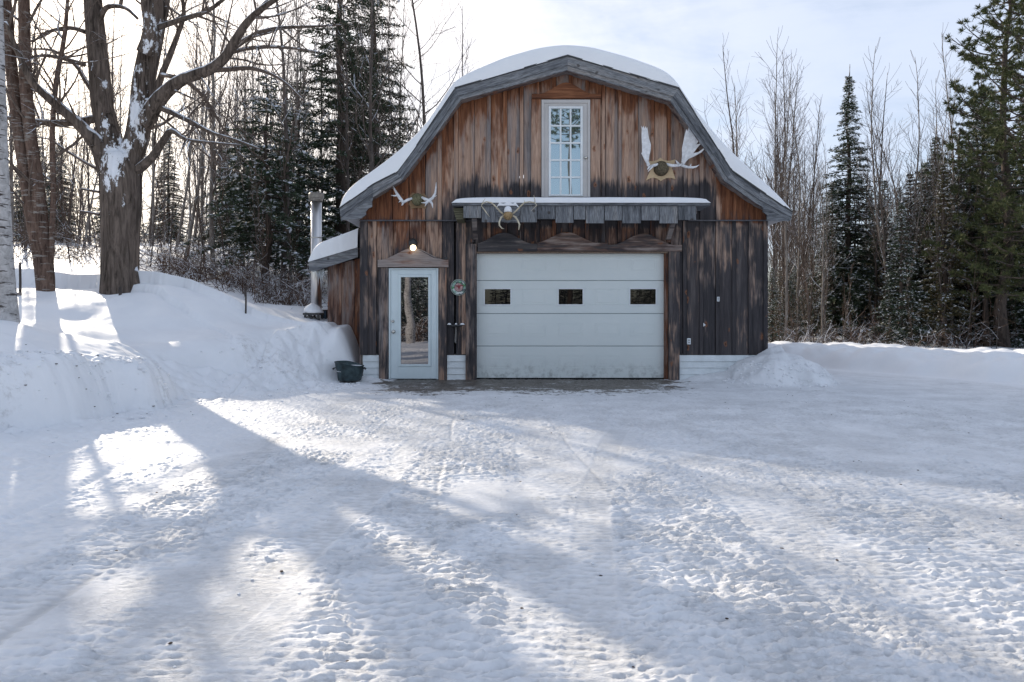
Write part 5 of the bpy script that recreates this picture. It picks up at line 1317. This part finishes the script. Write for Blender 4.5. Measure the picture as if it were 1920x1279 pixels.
pts = [(random.uniform(-4.5,6), random.uniform(2.2,12), random.uniform(.004,.011)) for k in range(150)]+[(-4.9+random.gauss(0,.35), 8.1+random.gauss(0,.4), random.uniform(.008,.02)) for k in range(18)]
scatter('bark_debris', pts, simple('debris_brown', (.07,.05,.04), .9, .5, 30), 'dark bits of bark and twig scattered on the snowy drive', .4, 6)

# ---- undergrowth and the far wood
def brush(name, n, xr, yr, hr, label, seed, r=.007, matl=TWIGR):
    random.seed(seed); mb = MB()
    for k in range(n):
        Y = random.uniform(*yr); x = PX(random.uniform(*xr), Y); z = H(x,Y)-.05; h = random.uniform(*hr); a = random.uniform(0,6.28)
        p = Vector((x,Y,z)); d = Vector((math.cos(a)*.5, math.sin(a)*.5, 1)).normalized(); pts = [p]
        for i in range(5): d = (d+rv(.34)-Vector((0,0,.10*i))).normalized(); pts.append(pts[-1]+d*h/5)
        mb.tube(pts, [r*(1.3-.18*i) for i in range(6)], 3, False)
        for j in range(7):
            i = random.randint(1,4); q = pts[i]; dd = (pts[i+1]-q).normalized()+rv(.6); dd.normalize(); L = h*random.uniform(.2,.5)
            q2 = q+dd*L*.5; q3 = q2+(dd+rv(.3)).normalized()*L*.5; mb.tube([q,q2,q3],[r*.7,r*.55,r*.4],3,False)
    o = mb.build(name, matl, None); tag(o, label, 'undergrowth', kind='stuff'); return o
brush('undergrowth', 380, (-20,610), (16.5,24), (.6,1.9), 'tangled bare brush at the edge of the wood behind the left snowbank', 41)
brush('undergrowth', 230, (300,590), (15.8,19), (.5,1.4), 'low dark tangle of twigs between the maple and the chimney', 42, .009)
brush('undergrowth', 360, (1440,1960), (21,28), (.5,1.8), 'bare brush under the trees beyond the right snowbank', 43, .007)
brush('undergrowth', 260, (200,1700), (-15,-12.5), (.8,2.2), 'bare brush facing the barn, mirrored faintly in its garage windows', 46, .012)
brush('undergrowth', 110, (1900,3000), (-5.2,-3.8), (.8,1.8), 'bare brush facing the barn, mirrored darkly in its lower windows', 45, .012)
brush('distant_woods', 900, (-100,2000), (50,75), (3.5,8), 'far-off bare wood that closes the view between the trunks', 44, .03, BARK_PALE)

# ================================================================ LIGHT, SKY, CAMERA
AZ = math.radians(35.8); EL = math.radians(23)            # sun ahead and to the left
sd = Vector((-math.sin(AZ)*math.cos(EL), math.cos(AZ)*math.cos(EL), math.sin(EL)))
sun = bpy.data.lights.new('sun', 'SUN'); sun.energy = 3.5; sun.angle = math.radians(.6); sun.color = (1,.88,.72)
so = bpy.data.objects.new('sun', sun); COL.objects.link(so); so.rotation_euler = sd.to_track_quat('Z','Y').to_euler()
w = bpy.data.worlds.new('World'); SC.world = w; w.use_nodes = True; t = NT(w.node_tree); w.node_tree.nodes.clear()
sky = t.n('ShaderNodeTexSky'); sky.sky_type = 'NISHITA'; sky.sun_disc = False; sky.sun_elevation = EL
sky.sun_rotation = -AZ; sky.air_density = 1.0; sky.dust_density = 1.2; sky.ozone_density = 1.0; sky.altitude = 300
tc = t.n('ShaderNodeTexCoord').outputs['Generated']
v = t.map(tc, (1,1,2.2)); n1 = t.noise(v, 1.5, 7, .58, .35); n2 = t.noise(t.map(tc,(1,1,5),(3,1,2)), 4.0, 6, .6, .5)
cl = t.math('ADD', t.math('MULTIPLY', n1, .75), t.math('MULTIPLY', n2, .25))
cm = t.math('ADD', t.math('MULTIPLY', t.sm(cl, .38, .62), .66), .20)
dn = t.n('ShaderNodeVectorMath', _operation='DOT_PRODUCT', i0=tc, i1=tuple(sd)).outputs['Value']
glow = t.math('POWER', t.math('MAXIMUM', dn, 0.0), 6.0)
ccol = t.mix(t.math('MULTIPLY', glow, .9, True), (4.8,5.35,6.5), (14,12.2,10.4))
sc_ = t.mix(cm, sky.outputs[0], ccol)
bg = t.n('ShaderNodeBackground', Color=sc_, Strength=.10); t.n('ShaderNodeOutputWorld', Surface=bg)
cam = bpy.data.cameras.new('camera'); cam.sensor_width = 36; cam.lens = 36*FPX/1920; cam.shift_y = -(639.5-HZ)/1920; cam.clip_end = 600
co = bpy.data.objects.new('camera', cam); COL.objects.link(co); co.location = (0,0,CH); co.rotation_euler = (math.radians(90),0,0); SC.camera = co
SC.view_settings.view_transform = 'Standard'; SC.view_settings.look = 'None'; SC.view_settings.gamma = 1; SC.view_settings.exposure = .72
SC.render.engine = 'CYCLES'; SC.cycles.max_bounces = 6
